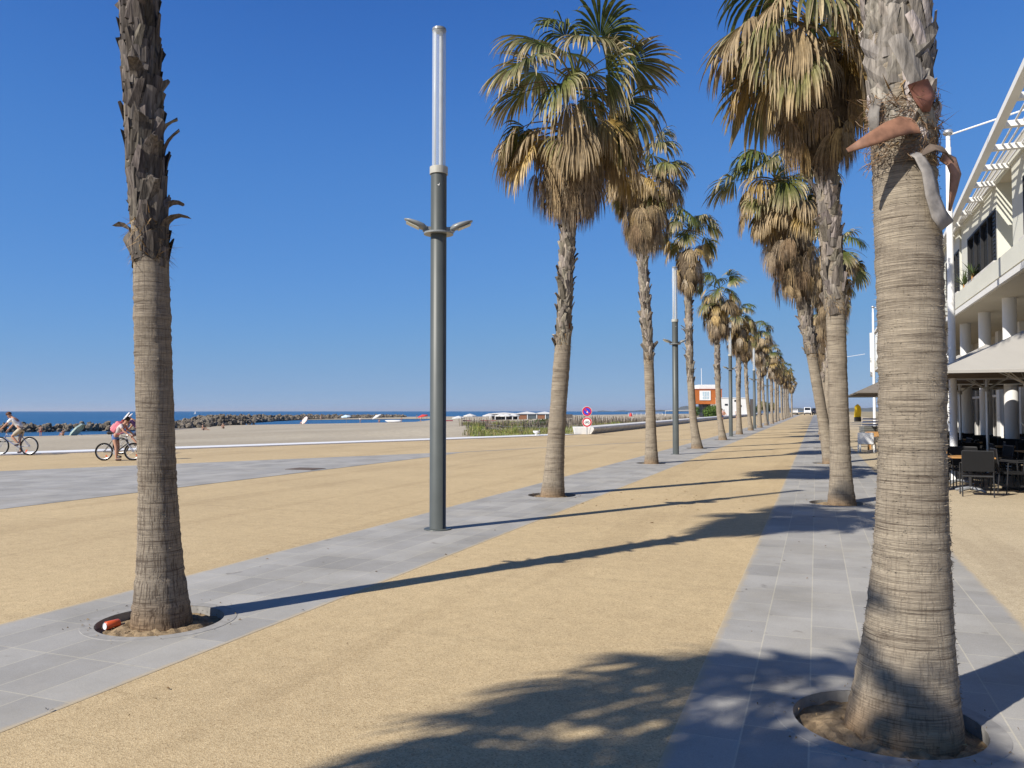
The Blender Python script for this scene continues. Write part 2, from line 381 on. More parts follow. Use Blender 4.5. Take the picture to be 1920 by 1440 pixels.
# grey wedge of paving toward the sea and the thin drain line that continues it
mb = MB()
P = [(-13.2, -39), (-13.2, -10), (-13.2, 9), (-13.25, 27.1), (-13.45, 29.9), (-14.53, 28.4), (-21.5, 15.95), (-30.4, -1), (-42, -24), (-49.5, -39)]
mb.add([(x, y, zg(y) + .004) for x, y in P], [(0, 1, 8, 9), (1, 2, 7, 8), (2, 3, 6, 7), (3, 4, 5, 6)])
tag(mb.build('seaward_paving', M['pave_c']), kind='structure')
mb = MB()
D0, D1 = np.array([-13.5, 29.75]), np.array([-6.2, 48.3]); dn = np.array([.93, -.366]) * .09
for a, b in zip(np.linspace(0, 1, 9), np.linspace(0, 1, 9)[1:]):
    p, q = D0 + (D1 - D0) * a, D0 + (D1 - D0) * b
    mb.add([(*(p - dn), zg(p[1]) + .005), (*(p + dn), zg(p[1]) + .005), (*(q + dn), zg(q[1]) + .005), (*(q - dn), zg(q[1]) + .005)], [(0, 1, 2, 3)])
tag(mb.build('drain_channel', M['pit_rim']), kind='structure')
mb = MB()
for (xa, ya), (xb, yb) in zip(COAST, COAST[1:]):
    d = np.array([xb - xa, yb - ya]); d /= np.linalg.norm(d); nn = np.array([-d[1], d[0]]) * 1.7
    V = []
    for z in (-.3, .05):
        for (x, y) in ((xa, ya), (xb, yb)):
            V += [(x, y, z + zg(y)), (x + nn[0], y + nn[1], z + zg(y))]
    mb.add(V, [(4, 6, 7, 5), (0, 2, 6, 4), (1, 5, 7, 3), (0, 4, 5, 1), (2, 3, 7, 6)])
tag(mb.build('kerb', M['white']), kind='structure')

SEA = -1.5
near_l = COAST + [(-15.6, 70), (-15.6, 105), (-15.6, 170), (-15.6, 260), (-15.6, 420), (-15.6, 700)]
near_l = [(x - .2, y) for x, y in near_l]
far_l = [(-98, -70), (-92, -10), (-91, 30), (-90.5, 52), (-88, 70), (-86, 82), (-95, 99), (-117, 138), (-108, 172), (-104, 204), (-150, 330), (-185, 480), (-120, 760)]
# spread far points so that rays fan out evenly
near_p = np.array(near_l); far_p = np.array(far_l)
def resample(P, n):
    d = np.r_[0, np.cumsum(np.linalg.norm(np.diff(P, axis=0), axis=1))]; u = np.linspace(0, d[-1], n)
    return np.stack([np.interp(u, d, P[:, 0]), np.interp(u, d, P[:, 1])], 1)
def sub(P, k):
    out = []
    for a, b in zip(P, P[1:]):
        for i in range(k): out.append(a + (b - a) * i / k)
    out.append(P[-1]); return np.array(out)
NA, FA = sub(near_p, 8), sub(far_p, 8); NR = 26
hmap = []
for i in range(NR + 1):
    s = i / NR
    for k in range(len(NA)):
        x, y = NA[k] + (FA[k] - NA[k]) * (s * 1.12 if i else 0)
        z = zg(NA[k][1]) * (1 - s) - 0.1 - (1.4 * s ** 1.15) * (1 if s < .9 else 1.0)
        if s > .94: z -= 6 * (s - .94)
        amp = .035 if 0 < s < .8 else 0
        z += amp * (math.sin(x * .8 + y * .31) + math.sin(x * .29 - y * .7 + 2)) + amp * rng.normal(0, .7)
        hmap.append((x, y, z))
K = len(NA)
mb = MB(); mb.add(hmap, [(i * K + k, i * K + k + 1, (i + 1) * K + k + 1, (i + 1) * K + k) for i in range(NR) for k in range(K - 1)])
tag(mb.build('beach', M['sand'], smooth=True), kind='structure')
mb = MB(); mb.add([(-60000, -20000, SEA), (4000, -20000, SEA), (4000, 60000, SEA), (-60000, 60000, SEA)], [(0, 1, 2, 3)])
tag(mb.build('sea', M['sea']), kind='structure')
def patch(name, P, z, mat, n=1):
    mb = MB(); c = np.mean(np.array(P), 0); V = [(*c, z)] + [(x, y, z) for x, y in P]
    mb.add(V, None, [(0, 1 + i, 1 + (i + 1) % len(P)) for i in range(len(P))]); return tag(mb.build(name, mat), kind='structure')
patch('sand_spit', [(-176, 218), (-171, 236), (-164, 262), (-150, 285), (-139, 305), (-135, 420), (-205, 420), (-214, 380), (-200, 290)], SEA + .12, M['sand'])
patch('wet_sand', [(-86, 82), (-83, 88), (-86, 96), (-92, 104), (-104, 114), (-112, 122), (-114, 108), (-106, 100), (-97, 98)], SEA + .16, solid('damp_sand', (0.20, 0.165, 0.115), rough=.5))

# far coast hills
def hill(name, pts, depth, mat):
    mb = MB(); V = []
    P = np.array(pts, float); n = len(P)
    back = P[:, :2] * 1.35
    for p in P: V.append((p[0], p[1], SEA - 3))
    for p in P: V.append((p[0] * 1.06, p[1] * 1.06, p[2] * .55))
    for p in P: V.append((p[0] * 1.15, p[1] * 1.15, p[2] * 1.15))
    for p in back: V.append((p[0], p[1], SEA - 3))
    mb.add(V, [(r * n + k, r * n + k + 1, (r + 1) * n + k + 1, (r + 1) * n + k) for r in range(3) for k in range(n - 1)])
    return tag(mb.build(name, mat, smooth=True), kind='structure')
M['hill'] = plain('far_scrub', (0.10, 0.105, 0.09), 0.95, 0.05, 0.2, 0.01)
hp = []
for i, u in enumerate(np.linspace(1120, 1900, 80)):
    a = math.atan((u - 960) / F_PX) ; th = YAW - a; D = 7000
    h = 4 + 10 * max(0, (u - 1150) / 150) ** .8 + 38 * math.exp(-((u - 1330) / 38) ** 2) + 26 * math.exp(-((u - 1285) / 14) ** 2) + 16 * math.exp(-((u - 1420) / 60) ** 2)
    hp.append((-math.sin(th) * D, math.cos(th) * D, h + 3 * math.sin(i * 1.7) ))
hill('hills', hp, 2000, M['hill'])

# ------------------------------------------------------------------ palms
def nrm(v): return v / (np.linalg.norm(v, axis=-1, keepdims=True) + 1e-12)
def frond(mb, o, az, el, lp, L, rng, phi=1.9, nseg=36, bend=0.5, droop=1.5, cb=(.05, .09, .02), ct=(.3, .25, .15), lod=1, pw=.035, cp=(.2, .2, .07), tip=0.55, roll=0., wfac=1.0):
    """a fan-palm leaf: a bending stalk and a pleated fan whose fingers split and droop"""
    p = np.array(o, float); ca, sa = math.cos(az), math.sin(az); side = np.array([-sa, ca, 0.0]); pts = [p.copy()]
    k = 4 if lod < 3 else 2; e = el
    for i in range(k):
        d = np.array([math.cos(e) * ca, math.cos(e) * sa, math.sin(e)]); p = p + d * lp / k; pts.append(p.copy()); e -= bend / k
    P = np.array(pts); w = np.linspace(pw, pw * .45, k + 1)[:, None]
    V = np.concatenate([P - side * w, P + np.array([0, 0, -1]) * w * .8, P + side * w]); m = k + 1
    Q = [(r * m + i, (r + 1) * m + i, (r + 1) * m + i + 1, r * m + i + 1) for r in (0, 1) for i in range(k)]
    mb.add(V, Q, None, cp)
    pd = np.array([math.cos(e) * ca, math.cos(e) * sa, math.sin(e)]); nv = np.cross(pd, side); nv /= np.linalg.norm(nv)
    if roll:
        side2 = side * math.cos(roll) + nv * math.sin(roll); nv = np.cross(pd, side2); side = side2
    th = np.linspace(-phi, phi, nseg) + rng.normal(0, .02, nseg); c, s = np.cos(th)[:, None], np.sin(th)[:, None]
    Li = (L * (.72 + .28 * np.cos(th * .8)) * rng.uniform(.86, 1.06, nseg))[:, None]
    d = nrm(c * pd + s * side + nv * (.22 * np.abs(s))); q = nrm(-s * pd + c * side)
    if lod == 1: ts = np.array([.06, .22, .42, .58, .72, .86, 1.0])
    elif lod == 2: ts = np.array([.06, .35, .6, .8, 1.0])
    else: ts = np.array([.06, .5, 1.0])
    dth = 2 * phi / nseg; pos = p + d * Li * ts[0]; stations = []; cur = d
    jit = rng.normal(0, .10, (nseg, 3)); dg = droop * rng.uniform(.6, 1.35, (nseg, 1))
    for i, t in enumerate(ts):
        if i:
            dt = t - ts[i - 1]; f = max(0.0, t - .28)
            cur = nrm(cur + np.array([0, 0, -1.0]) * dg * dt * (.25 + 2.6 * f) + jit * dt * (1.5 if t > tip else .2))
            pos = pos + cur * Li * dt
        ww = t * dth * .5 * (1.04 if t <= tip else (max(.0, 1 - t) / (1 - tip)) ** .7 * .95 * tip / t) * wfac
        ww = max(ww, .002)
        stations.append((pos.copy(), q * Li * ww, np.cross(q, cur) * Li * ww * .55))
    cols = 3 if lod == 1 else 2; V = []; C = []; S = len(ts)
    cv = rng.uniform(.75, 1.25, (nseg, 1)); cb, ct = np.array(cb), np.array(ct)
    fadet = rng.uniform(.8, 1.4, (nseg, 1))
    for (pp, qq, rr), t in zip(stations, ts):
        cc = (cb + (ct - cb) * np.clip((t * fadet) ** 2.6, 0, 1)) * cv
        if cols == 3: V += [pp - qq, pp + rr, pp + qq]; C += [cc, cc, cc]
        else: V += [pp - qq, pp + qq]; C += [cc, cc]
    V = np.stack(V); C = np.stack(C)                      # (S*cols, nseg, 3)
    idx = np.arange(S * cols * nseg).reshape(S, cols, nseg); Q = []
    for a in range(S - 1):
        for b in range(cols - 1):
            Q.append(np.stack([idx[a, b], idx[a, b + 1], idx[a + 1, b + 1], idx[a + 1, b]], 1))
    mb.add(V.reshape(-1, 3), np.concatenate(Q), None, C.reshape(-1, 3))

TANS = [(.40, .30, .175), (.31, .235, .145), (.46, .33, .155), (.27, .21, .145), (.36, .30, .22), (.22, .155, .095)]
def make_palm(root, spec, seed, lod):
    """trunk, leaf bases, thatch skirt and crown of one fan palm, in the palm's own space"""
    rng = np.random.default_rng(seed)
    zb, zs, zt, za = spec['z']; rb, rm, ru = spec['r']
    lean = spec['lean']; lz = np.array([0] + [z for z, _ in lean]); lo = np.array([0] + [o for _, o in lean])
    dirv = np.array(spec.get('dir', (math.cos(YAW), math.sin(YAW))))
    # smooth the lean curve a little
    zz = np.linspace(0, za + .6, 80); oo = np.interp(zz, lz, lo)
    for _ in range(3): oo[1:-1] = (oo[:-2] + 2 * oo[1:-1] + oo[2:]) / 4
    def ax(z): o = np.interp(z, zz, oo); return np.array([dirv[0] * o, dirv[1] * o, z])
    def rad(z):
        r = rm + (rb - rm) * math.exp(-(max(z, 0) / spec.get('flare', .55)) ** 1.1)
        if z > zb: r = ru
        elif z > zb - .4: r += (ru - rm) * .3 * (z - zb + .4) / .4
        return r
    # trunk
    n = {1: 44, 2: 20, 3: 12}[lod]; dz = {1: .028, 2: .12, 3: .35}[lod]
    zs_ = np.concatenate([np.arange(-.12, zb + .1, dz), np.arange(zb + .1, zt + .2, .3 if lod > 1 else .12)])
    a = np.linspace(0, 2 * np.pi, n, endpoint=False); V = []
    w1, w2, w3 = rng.uniform(0, 6.28, 3)
    for i, z in enumerate(zs_):
        r = rad(z); rr = r * (1 + .018 * np.sin(2 * a + w1 + z * .5) + .012 * np.sin(3 * a + w2) + .014 * math.sin(z * 3.1 + w3))
        if lod == 1 and z < zb: rr = rr + rng.normal(0, .0026) + rng.normal(0, .0014, n)
        c = ax(z); V.append(np.stack([c[0] + rr * np.cos(a), c[1] + rr * np.sin(a), np.full(n, z)], 1))
    m = len(zs_)
    mb = MB(); mb.add(np.concatenate(V), [(i * n + j, i * n + (j + 1) % n, (i + 1) * n + (j + 1) % n, (i + 1) * n + j) for i in range(m - 1) for j in range(n)])
    if lod == 1:                                      # loose fibres along the old ring scars
        for i in range(spec.get('fibres', 500)):
            z0 = rng.uniform(.15, zb); a0 = rng.uniform(0, 6.28); c = ax(z0); ra = np.array([math.cos(a0), math.sin(a0), 0]); ta = np.array([-math.sin(a0), math.cos(a0), 0]); p0 = c + ra * rad(z0) * 1.0
            d = nrm(ra * rng.uniform(.2, .7) + ta * rng.choice((-1, 1)) * rng.uniform(.3, 1) + np.array([0, 0, rng.normal(0, .25)])); L = rng.uniform(.008, .026)
            mb.add([p0 - np.array([0, 0, .0022]), p0 + np.array([0, 0, .0022]), p0 + d * L], None, [(0, 1, 2)])
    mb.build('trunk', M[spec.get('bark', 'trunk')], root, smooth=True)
    # leaf bases: cut stalks lying up the stem in a spiral
    mb = MB(); z = zb - .02; k = 0
    step = {1: .020, 2: .034, 3: .075}[lod] * spec.get('bootstep', 1.0); bl = spec.get('bootlen', .29); tone = np.array(spec.get('boot', (.22, .195, .165)))
    while z < zs + .5:
        a = k * 2.39996 + rng.normal(0, .16); c = ax(z); first = z < zb + .18
        out = rng.uniform(.0, .12) * spec.get('bootout', 1.0) if rng.random() < spec.get('tight', .9) else rng.uniform(.25, spec.get('flyout', .7))
        if first: out *= 1.35
        L = bl * rng.uniform(.75, 1.3); w0 = ru * rng.uniform(.42, .62) * spec.get('bootw', 1.0); w1_ = w0 * rng.uniform(.35, .8) * spec.get('taper', 1.0); tw = rng.normal(0, .28)
        cross = spec.get('cross', 0); arms = ((tw, 1.0),) if not cross else ((cross + tw, .62), (-cross + tw, .62))
        cc = tone * rng.uniform(.55, 1.6) * np.array([1, rng.uniform(.94, 1.0), rng.uniform(.88, 1.0)])
        if rng.random() < spec.get('redboot', .015): cc = np.array([.2, .085, .05]) * rng.uniform(.7, 1.2)
        ra = np.array([math.cos(a), math.sin(a), 0]); ta = np.array([-math.sin(a), math.cos(a), 0]); up = np.array([0, 0, 1.0])
        for tw_, wk in arms:
            V = []; p = c + ra * (ru * rng.uniform(.95, .99)); ang = out * .45; tv = ta * math.cos(tw_) + up * math.sin(tw_); upv = up * math.cos(tw_) - ta * math.sin(tw_); steps = 4
            if first: p = p - up * rng.uniform(0, .16)
            aa = a
            for i in range(steps + 1):
                t = i / steps; w = (w0 + (w1_ - w0) * t ** 1.3) * wk; th = spec.get('thick', .016) * (1 - .6 * t) * ru / .17; cup = .22 * w
                if wk < 1:                                # arms wrap round the stem
                    cz = ax(p[2]); rel = p - cz; aa = math.atan2(rel[1], rel[0]); ra_ = np.array([math.cos(aa), math.sin(aa), 0]); ta_ = np.array([-math.sin(aa), math.cos(aa), 0]); tv = ta_ * math.cos(tw_) + up * math.sin(tw_); upv = up * math.cos(tw_) - ta_ * math.sin(tw_)
                else: ra_ = ra
                nrmv = ra_ * math.cos(ang) - up * math.sin(ang); jag = rng.uniform(-.7, .7) * w if i == steps else 0
                V += [p - tv * w - nrmv * cup, p + nrmv * (cup * .5 + th), p + tv * w - nrmv * cup + upv * jag, p - nrmv * th]
                d = upv * math.cos(ang) + ra_ * math.sin(ang); p = p + d * L / steps; ang += out * .4
            Q = [(i * 4 + j, i * 4 + (j + 1) % 4, i * 4 + 4 + (j + 1) % 4, i * 4 + 4 + j) for i in range(steps) for j in range(4)] + [(steps * 4, steps * 4 + 1, steps * 4 + 2, steps * 4 + 3)]
            sh = np.repeat(np.linspace(.8, 1.12, steps + 1), 4)[:, None] * rng.uniform(.9, 1.1, ((steps + 1) * 4, 1))
            mb.add(V, Q, None, cc * sh)
        k += 1; z += step * rng.uniform(.7, 1.3)
    # ragged fibre at the foot of the leaf bases
    for i in range({1: 160, 2: 40, 3: 0}[lod]):
        a = rng.uniform(0, 6.28); z0 = zb + rng.uniform(-.1, .3); c = ax(z0); ra = np.array([math.cos(a), math.sin(a), 0]); ta = np.array([-math.sin(a), math.cos(a), 0])
        p0 = c + ra * ru * 1.0; L = rng.uniform(.06, .2); d = nrm(ra * rng.uniform(.15, .6) + ta * rng.normal(0, .6) + np.array([0, 0, rng.uniform(-1, .3)])); w = .006
        mb.add([p0 - ta * w, p0 + ta * w, p0 + d * L], None, [(0, 1, 2)], np.array([.3, .2, .1]) * rng.uniform(.5, 1.2))
    mb.build('leaf_bases', M['boot'], root)
    # skirt of hanging dead leaves
    mb = MB(); sr = spec.get('skirt', .62)
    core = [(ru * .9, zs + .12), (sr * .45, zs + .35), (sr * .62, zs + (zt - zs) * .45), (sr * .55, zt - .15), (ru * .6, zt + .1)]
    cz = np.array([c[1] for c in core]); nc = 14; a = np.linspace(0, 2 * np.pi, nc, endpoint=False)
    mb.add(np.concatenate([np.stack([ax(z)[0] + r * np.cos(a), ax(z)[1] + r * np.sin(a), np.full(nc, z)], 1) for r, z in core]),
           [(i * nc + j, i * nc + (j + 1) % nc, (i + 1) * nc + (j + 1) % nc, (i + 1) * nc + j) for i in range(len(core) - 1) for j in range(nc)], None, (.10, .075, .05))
    H = zt - zs; nd = int({1: 74, 2: 46, 3: 26}[lod] * (H / 2.0) ** .7); ns = {1: 30, 2: 20, 3: 12}[lod]
    for i in range(nd):
        f = (i + rng.uniform(0, 1)) / nd; az = i * 2.39996 + rng.normal(0, .25)
        z0 = zs + .75 + (zt - zs - .75) * f ** .85
        prof = .50 + .55 * math.sin(math.pi * min(1, .16 + f * .72)); lp = max(.12, sr * prof * rng.uniform(.75, 1.12) - .12)
        cc = np.array(TANS[rng.integers(len(TANS))]) * rng.uniform(.75, 1.2); ct = cc * np.array([.85, .82, .82])
        if f > .8 and rng.random() < .5: cc = np.array([.42, .29, .10]) * rng.uniform(.8, 1.15)
        L = rng.uniform(.62, .95) * (1.0 if f > .25 else .85)
        frond(mb, ax(z0) + np.array([math.cos(az), math.sin(az), 0]) * ru * .8, az, rng.uniform(.1, .55) - .5 * (1 - f), lp, L, rng, phi=rng.uniform(.9, 1.5), nseg=ns,
              bend=rng.uniform(1.5, 2.3), droop=rng.uniform(3.5, 6.5), cb=cc, ct=ct, lod=lod, cp=(.36, .26, .13), tip=.35, pw=.03, wfac=1.15)
    mb.build('skirt', M['dead'], root)
    # dry, half-folded leaves between skirt and crown
    cs = spec.get('crown', 1.0); mb = MB(); nh = int({1: 15, 2: 12, 3: 9}[lod] * spec.get('dry', 1.0)); ns2 = {1: 34, 2: 22, 3: 14}[lod]
    for i in range(nh):
        az = i * 2.39996 + rng.normal(0, .3) + .7; f = rng.random(); z0 = zt - .12 + (za - zt) * f * .7
        yel = rng.random(); cb = np.array([.40, .27, .075]) if yel < .4 else (np.array([.15, .16, .045]) if yel < .65 else np.array([.30, .22, .12]))
        frond(mb, ax(z0) + np.array([math.cos(az), math.sin(az), 0]) * ru * .5, az, rng.uniform(-.1, .6), rng.uniform(.5, 1.0) * cs, rng.uniform(.7, .95) * cs, rng, phi=rng.uniform(1.2, 1.7),
              nseg=ns2, bend=rng.uniform(.7, 1.4), droop=rng.uniform(2.2, 4.5), cb=cb * rng.uniform(.8, 1.15), ct=(.40, .30, .17), lod=lod, cp=(.30, .22, .09), tip=.58, wfac=1.12, roll=rng.normal(0, .3))
    mb.build('dry_fronds', M['frond'], root)
    mb = MB(); ng = int({1: 22, 2: 18, 3: 13}[lod] * spec.get('green', 1.0))
    for i in range(ng):
        f = (i + .5) / ng; az = i * 2.39996 + rng.normal(0, .2); el = -.35 + 1.65 * f ** .85
        z0 = za - .35 + .3 * f; g = rng.uniform(.75, 1.3); cb = np.array([.058, .080, .014]) * g + np.array([.07, .055, .0]) * max(0, .45 - f) * g
        frond(mb, ax(z0), az, el, rng.uniform(.75, 1.1) * cs * (1.0 - .2 * f), rng.uniform(.8, 1.05) * cs, rng, phi=rng.uniform(1.4, 1.9), nseg=ns2 + 4,
              bend=rng.uniform(.35, 1.0), droop=rng.uniform(1.0, 3.4), cb=cb, ct=(.42, .34, .20) if rng.random() < .9 - .5 * f else (.16, .17, .05), lod=lod, cp=(.16, .17, .05), roll=rng.normal(0, .45), tip=.68, wfac=1.12)
    # bare stalks and old flower stems
    for i in range({1: 12, 2: 6, 3: 0}[lod]):
        az = rng.uniform(0, 6.28); el = rng.uniform(-.1, 1.1); L = rng.uniform(.8, 1.5) * cs; P = []; p = ax(za - .3)
        for j in range(7): P.append(p.copy()); p = p + np.array([math.cos(el) * math.cos(az), math.cos(el) * math.sin(az), math.sin(el)]) * L / 6; el -= .22
        mb.tube(P, np.linspace(.016, .004, 7), 4, (.22, .15, .08))
    mb.build('crown', M['frond'], root)

ORD = ['first', 'second', 'third', 'fourth', 'fifth', 'sixth', 'seventh', 'eighth', 'ninth', 'tenth', 'eleventh', 'twelfth', 'thirteenth', 'fourteenth', 'fifteenth', 'sixteenth', 'seventeenth', 'eighteenth']
L_SPEC = [
 dict(z=(3.02, 5.9, 7.9, 8.9), r=(.232, .138, .136), lean=[(1.0, -.045), (2.0, -.095), (3.0, -.135), (4.2, -.225), (5.1, -.27), (9, -.42)], bark='trunk_cracked', boot=(.105, .093, .083), bootlen=.21, bootstep=.42, bootw=1.0, bootout=.9, flyout=1.2, tight=.955, taper=.75, redboot=0, skirt=.6),
 dict(z=(3.05, 5.65, 7.3, 8.6), r=(.255, .165, .138), lean=[(1.4, .09), (3.1, .22), (4.6, .29), (5.7, .36), (7.4, .44), (9, .48)], skirt=.86, crown=1.27, boot=(.2, .178, .15), bootlen=.23, bootstep=.7, dry=1.6, green=.75),
 dict(z=(3.35, 6.75, 9.0, 9.9), r=(.24, .155, .15), lean=[(1.5, -.02), (3.3, -.07), (6.8, -.27), (9.4, -.12)], skirt=.80, crown=1.05, green=.42, dry=2.2),
 dict(z=(3.0, 6.8, 8.9, 10.1), r=(.27, .16, .15), lean=[(1.5, -.2), (3.5, -.3), (7, -.36), (10.5, -.3)], skirt=.74, crown=1.0),
 dict(z=(3.4, 5.6, 7.7, 8.9), r=(.26, .15, .15), lean=[(1.5, -.2), (3.5, -.28), (7, -.3), (9, -.1)], skirt=.88, crown=1.05, green=.6, dry=1.9),
 dict(z=(3.3, 5.4, 7.4, 8.6), r=(.26, .16, .16), lean=[(3, -.05), (9, .1)], skirt=.88, crown=1.0, green=.6, dry=1.9),
 dict(z=(3.3, 5.4, 7.4, 8.6), r=(.26, .14, .14), lean=[(3, -.3), (9, -.5)], skirt=.84, crown=1.0, green=.6, dry=1.9),
]
R_SPEC = [
 dict(z=(3.22, 6.6, 8.4, 9.2), r=(.30, .168, .152), lean=[(.6, .045), (1.0, .065), (1.9, .085), (2.7, .075), (3.4, .045), (3.95, .02), (9, -.1)], flare=.62, boot=(.26, .238, .215), bootlen=.32, bootstep=.6, bootw=1.3, bootout=.42, flyout=.3, tight=1.0, taper=.95, thick=.007, redboot=0, cross=.42, fibres=3200),
 dict(z=(3.6, 6.15, 8.5, 9.3), r=(.255, .165, .178), lean=[(1.7, -.03), (3.4, -.06), (4.9, -.14), (6, -.2), (7.8, -.36), (9, -.45)], skirt=.86, crown=1.42, dry=2.4, boot=(.19, .168, .145), green=.5),
 dict(z=(3.55, 5.2, 8.3, 9.5), r=(.26, .165, .18), lean=[(1.6, -.26), (3.6, -.58), (5.4, -.9), (7.8, -1.3), (9.5, -1.75)], skirt=.90, crown=1.3, boot=(.17, .15, .13), dry=1.8, green=.7),
 dict(z=(3.4, 4.7, 8.0, 9.1), r=(.25, .16, .17), lean=[(3.4, .15), (9, .45)], skirt=.85, crown=1.15, dry=2.0, green=.6, boot=(.2, .175, .15)),
]
def palm_row(row, x0, ys, specs, side, extra_first):
    protos = {}
    for i, y in enumerate(ys):
        if i == 0: lab = extra_first
        else: lab = f'{ORD[i]} palm tree from the front in the {side} row, shaggy dead skirt under its crown'
        if i < len(specs):
            r = empty('palm_tree', (x0 + .0, y, zg(y) - .03), 0, lab, 'palm tree', f'palm trees of the {side} row')
            d = math.hypot(x0, y); make_palm(r, specs[i], 100 * row + i, 1 if d < 30 else (2 if d < 60 else 3))
            protos[i] = r
        else:
            src = protos[len(specs) - 1 - (i % 2)] if row == 1 else protos[len(specs) - 1]
            c = copy_tree(src); c.location = (x0 + random.uniform(-.1, .1), y, zg(y) - .03); c.rotation_euler.z = random.uniform(0, 6.28) if row == 1 else random.uniform(-.5, .2)
            s = random.uniform(.94, 1.06); c.scale = (s, s, s * random.uniform(.94, 1.04)); c['label'] = lab
random.seed(5)
palm_row(1, LROW, L_Y, L_SPEC, 'left', 'nearest left palm, bare cracked trunk, grey leaf stubs, its crown above the frame')
palm_row(2, RROW, R_Y, R_SPEC, 'right', 'nearest right palm with thick ringed trunk and peeling brown leaf sheaths')
for x, spec, s in ((LROW, dict(L_SPEC[1], z=(2.9, 4.0, 5.9, 6.75), skirt=.95, crown=1.05, dry=1.9, green=1.6, lean=[(9, .1)]), 77), (RROW, L_SPEC[2], 78)):
    r = empty('palm_tree', (x + (.15 if s == 77 else 0), -2.8 if s == 77 else -5.3, -.03), 0, 'palm tree behind the viewpoint whose crown shades the paving' + (' at left' if s == 77 else ' at right'), 'palm tree'); make_palm(r, spec, s, 2)

# peeling sheaths on the nearest right palm
near_right = [o for o in bpy.data.objects if o.name.startswith('palm_tree') and o.get('label', '').startswith('nearest right')][0]
def sheath(P, W, nvec, c_out, c_in, label, thick=.006, curl=.25):
    mb = MB(); P = np.array(P, float); n = len(P); T = nrm(np.gradient(P, axis=0)); nv = nrm(np.array(nvec, float)); V = []; C = []
    for i in range(n):
        b = nrm(np.cross(T[i], nv)); m_ = nrm(np.cross(b, T[i]))
        for s, off in ((-1, curl), (-.5, curl * .2), (0, 0), (.5, curl * .2), (1, curl)):
            V.append(P[i] + b * W[i] * s - m_ * W[i] * off); C.append(c_out)
        for s, off in ((1, curl), (.5, curl * .2), (0, 0), (-.5, curl * .2), (-1, curl)):
            V.append(P[i] + b * W[i] * s - m_ * (W[i] * off + thick)); C.append(c_in)
    Q = [(i * 10 + j, i * 10 + (j + 1) % 10, i * 10 + 10 + (j + 1) % 10, i * 10 + 10 + j) for i in range(n - 1) for j in range(10)]
    for e in (0, (n - 1) * 10): Q += [(e, e + 1, e + 8, e + 9), (e + 1, e + 2, e + 7, e + 8), (e + 2, e + 3, e + 6, e + 7), (e + 3, e + 4, e + 5, e + 6)]
    o = mb.add(V, Q, None, np.array(C)).build('leaf_sheath', M['sheath'], near_right, smooth=True); o['label'] = label; return o
Rr = np.array([math.cos(YAW), math.sin(YAW), 0]); Ff = np.array([-math.sin(YAW), math.cos(YAW), 0]); tod = -Ff
TZ = lambda v: (771 - v) / F_PX * 4.3 + 1.7 + .03       # heights read beside this trunk
def tp(du, z, out): return Rr * du + tod * out + np.array([0, 0, z])
px2m = 4.3 / F_PX
def rp(u, v, out=.19): return tp((u - 1687) * px2m, TZ(v), out)
RED, GREYB, PALE = (.22, .115, .075), (.25, .225, .20), (.28, .255, .23)
sheath([rp(1700, 240, .19), rp(1672, 244, .235), rp(1640, 256, .25), rp(1600, 276, .25), rp(1562, 294, .24)], [.05, .058, .052, .036, .012], tod + np.array([0, 0, .35]), (.23, .115, .07), (.12, .06, .04), 'reddish split sheath jutting to the left', curl=.12)
sheath([rp(1690, 292, .185), rp(1698, 300, .215), rp(1712, 330, .225), rp(1722, 372, .215), rp(1736, 408, .205), rp(1752, 430, .20)], [.02, .03, .036, .042, .05, .05], tod + Rr * .25, PALE, GREYB, 'pale grey sheath hanging down the trunk', curl=.10)
sheath([rp(1700, 298, .20), rp(1722, 284, .225), rp(1748, 286, .20), rp(1772, 300, .15)], [.014, .03, .036, .03], tod + np.array([0, 0, .9]), (.16, .12, .09), (.10, .07, .05), 'dark toothed stalk bent over the trunk', curl=.15)
sheath([rp(1762, 288, .10), rp(1782, 298, .10), rp(1790, 322, .10), rp(1786, 352, .09), rp(1779, 392, .08)], [.03, .045, .045, .03, .008], tod + Rr * .5, (.27, .15, .10), (.10, .06, .045), 'rust brown sheath curling off the right side', curl=.14)
sheath([rp(1702, 160, .205), rp(1712, 190, .215), rp(1716, 218, .205)], [.06, .062, .02], tod + Rr * .1, (.20, .085, .06), RED, 'dark red rounded sheath flat on the trunk', curl=.16)
sheath([rp(1640, 180, .10), rp(1631, 208, .11), rp(1634, 250, .11)], [.028, .03, .02], tod - Rr, GREYB, PALE, 'narrow grey sheath on the left side', curl=.1)
mb = MB(); rg = np.random.default_rng(9)
for i in range(520):
    a = rg.uniform(-1.6, 1.6); z0 = TZ(rg.uniform(175, 310)); dirr = Rr * math.sin(a) + tod * math.cos(a); tt = Rr * math.cos(a) - tod * math.sin(a)
    p = dirr * .178 + Rr * .03 + np.array([0, 0, z0]); L = rg.uniform(.03, .10); d = nrm(tt * rg.normal(0, 1) + dirr * rg.uniform(.05, .3) + np.array([0, 0, rg.normal(-.2, .6)]))
    mb.tube([p, p + d * L * .5 + dirr * .012, p + d * L], .0016, 3, np.array([.20, .125, .07]) * rg.uniform(.35, 1.5), caps=False)
mb.build('fibre', M['sheath'], near_right)

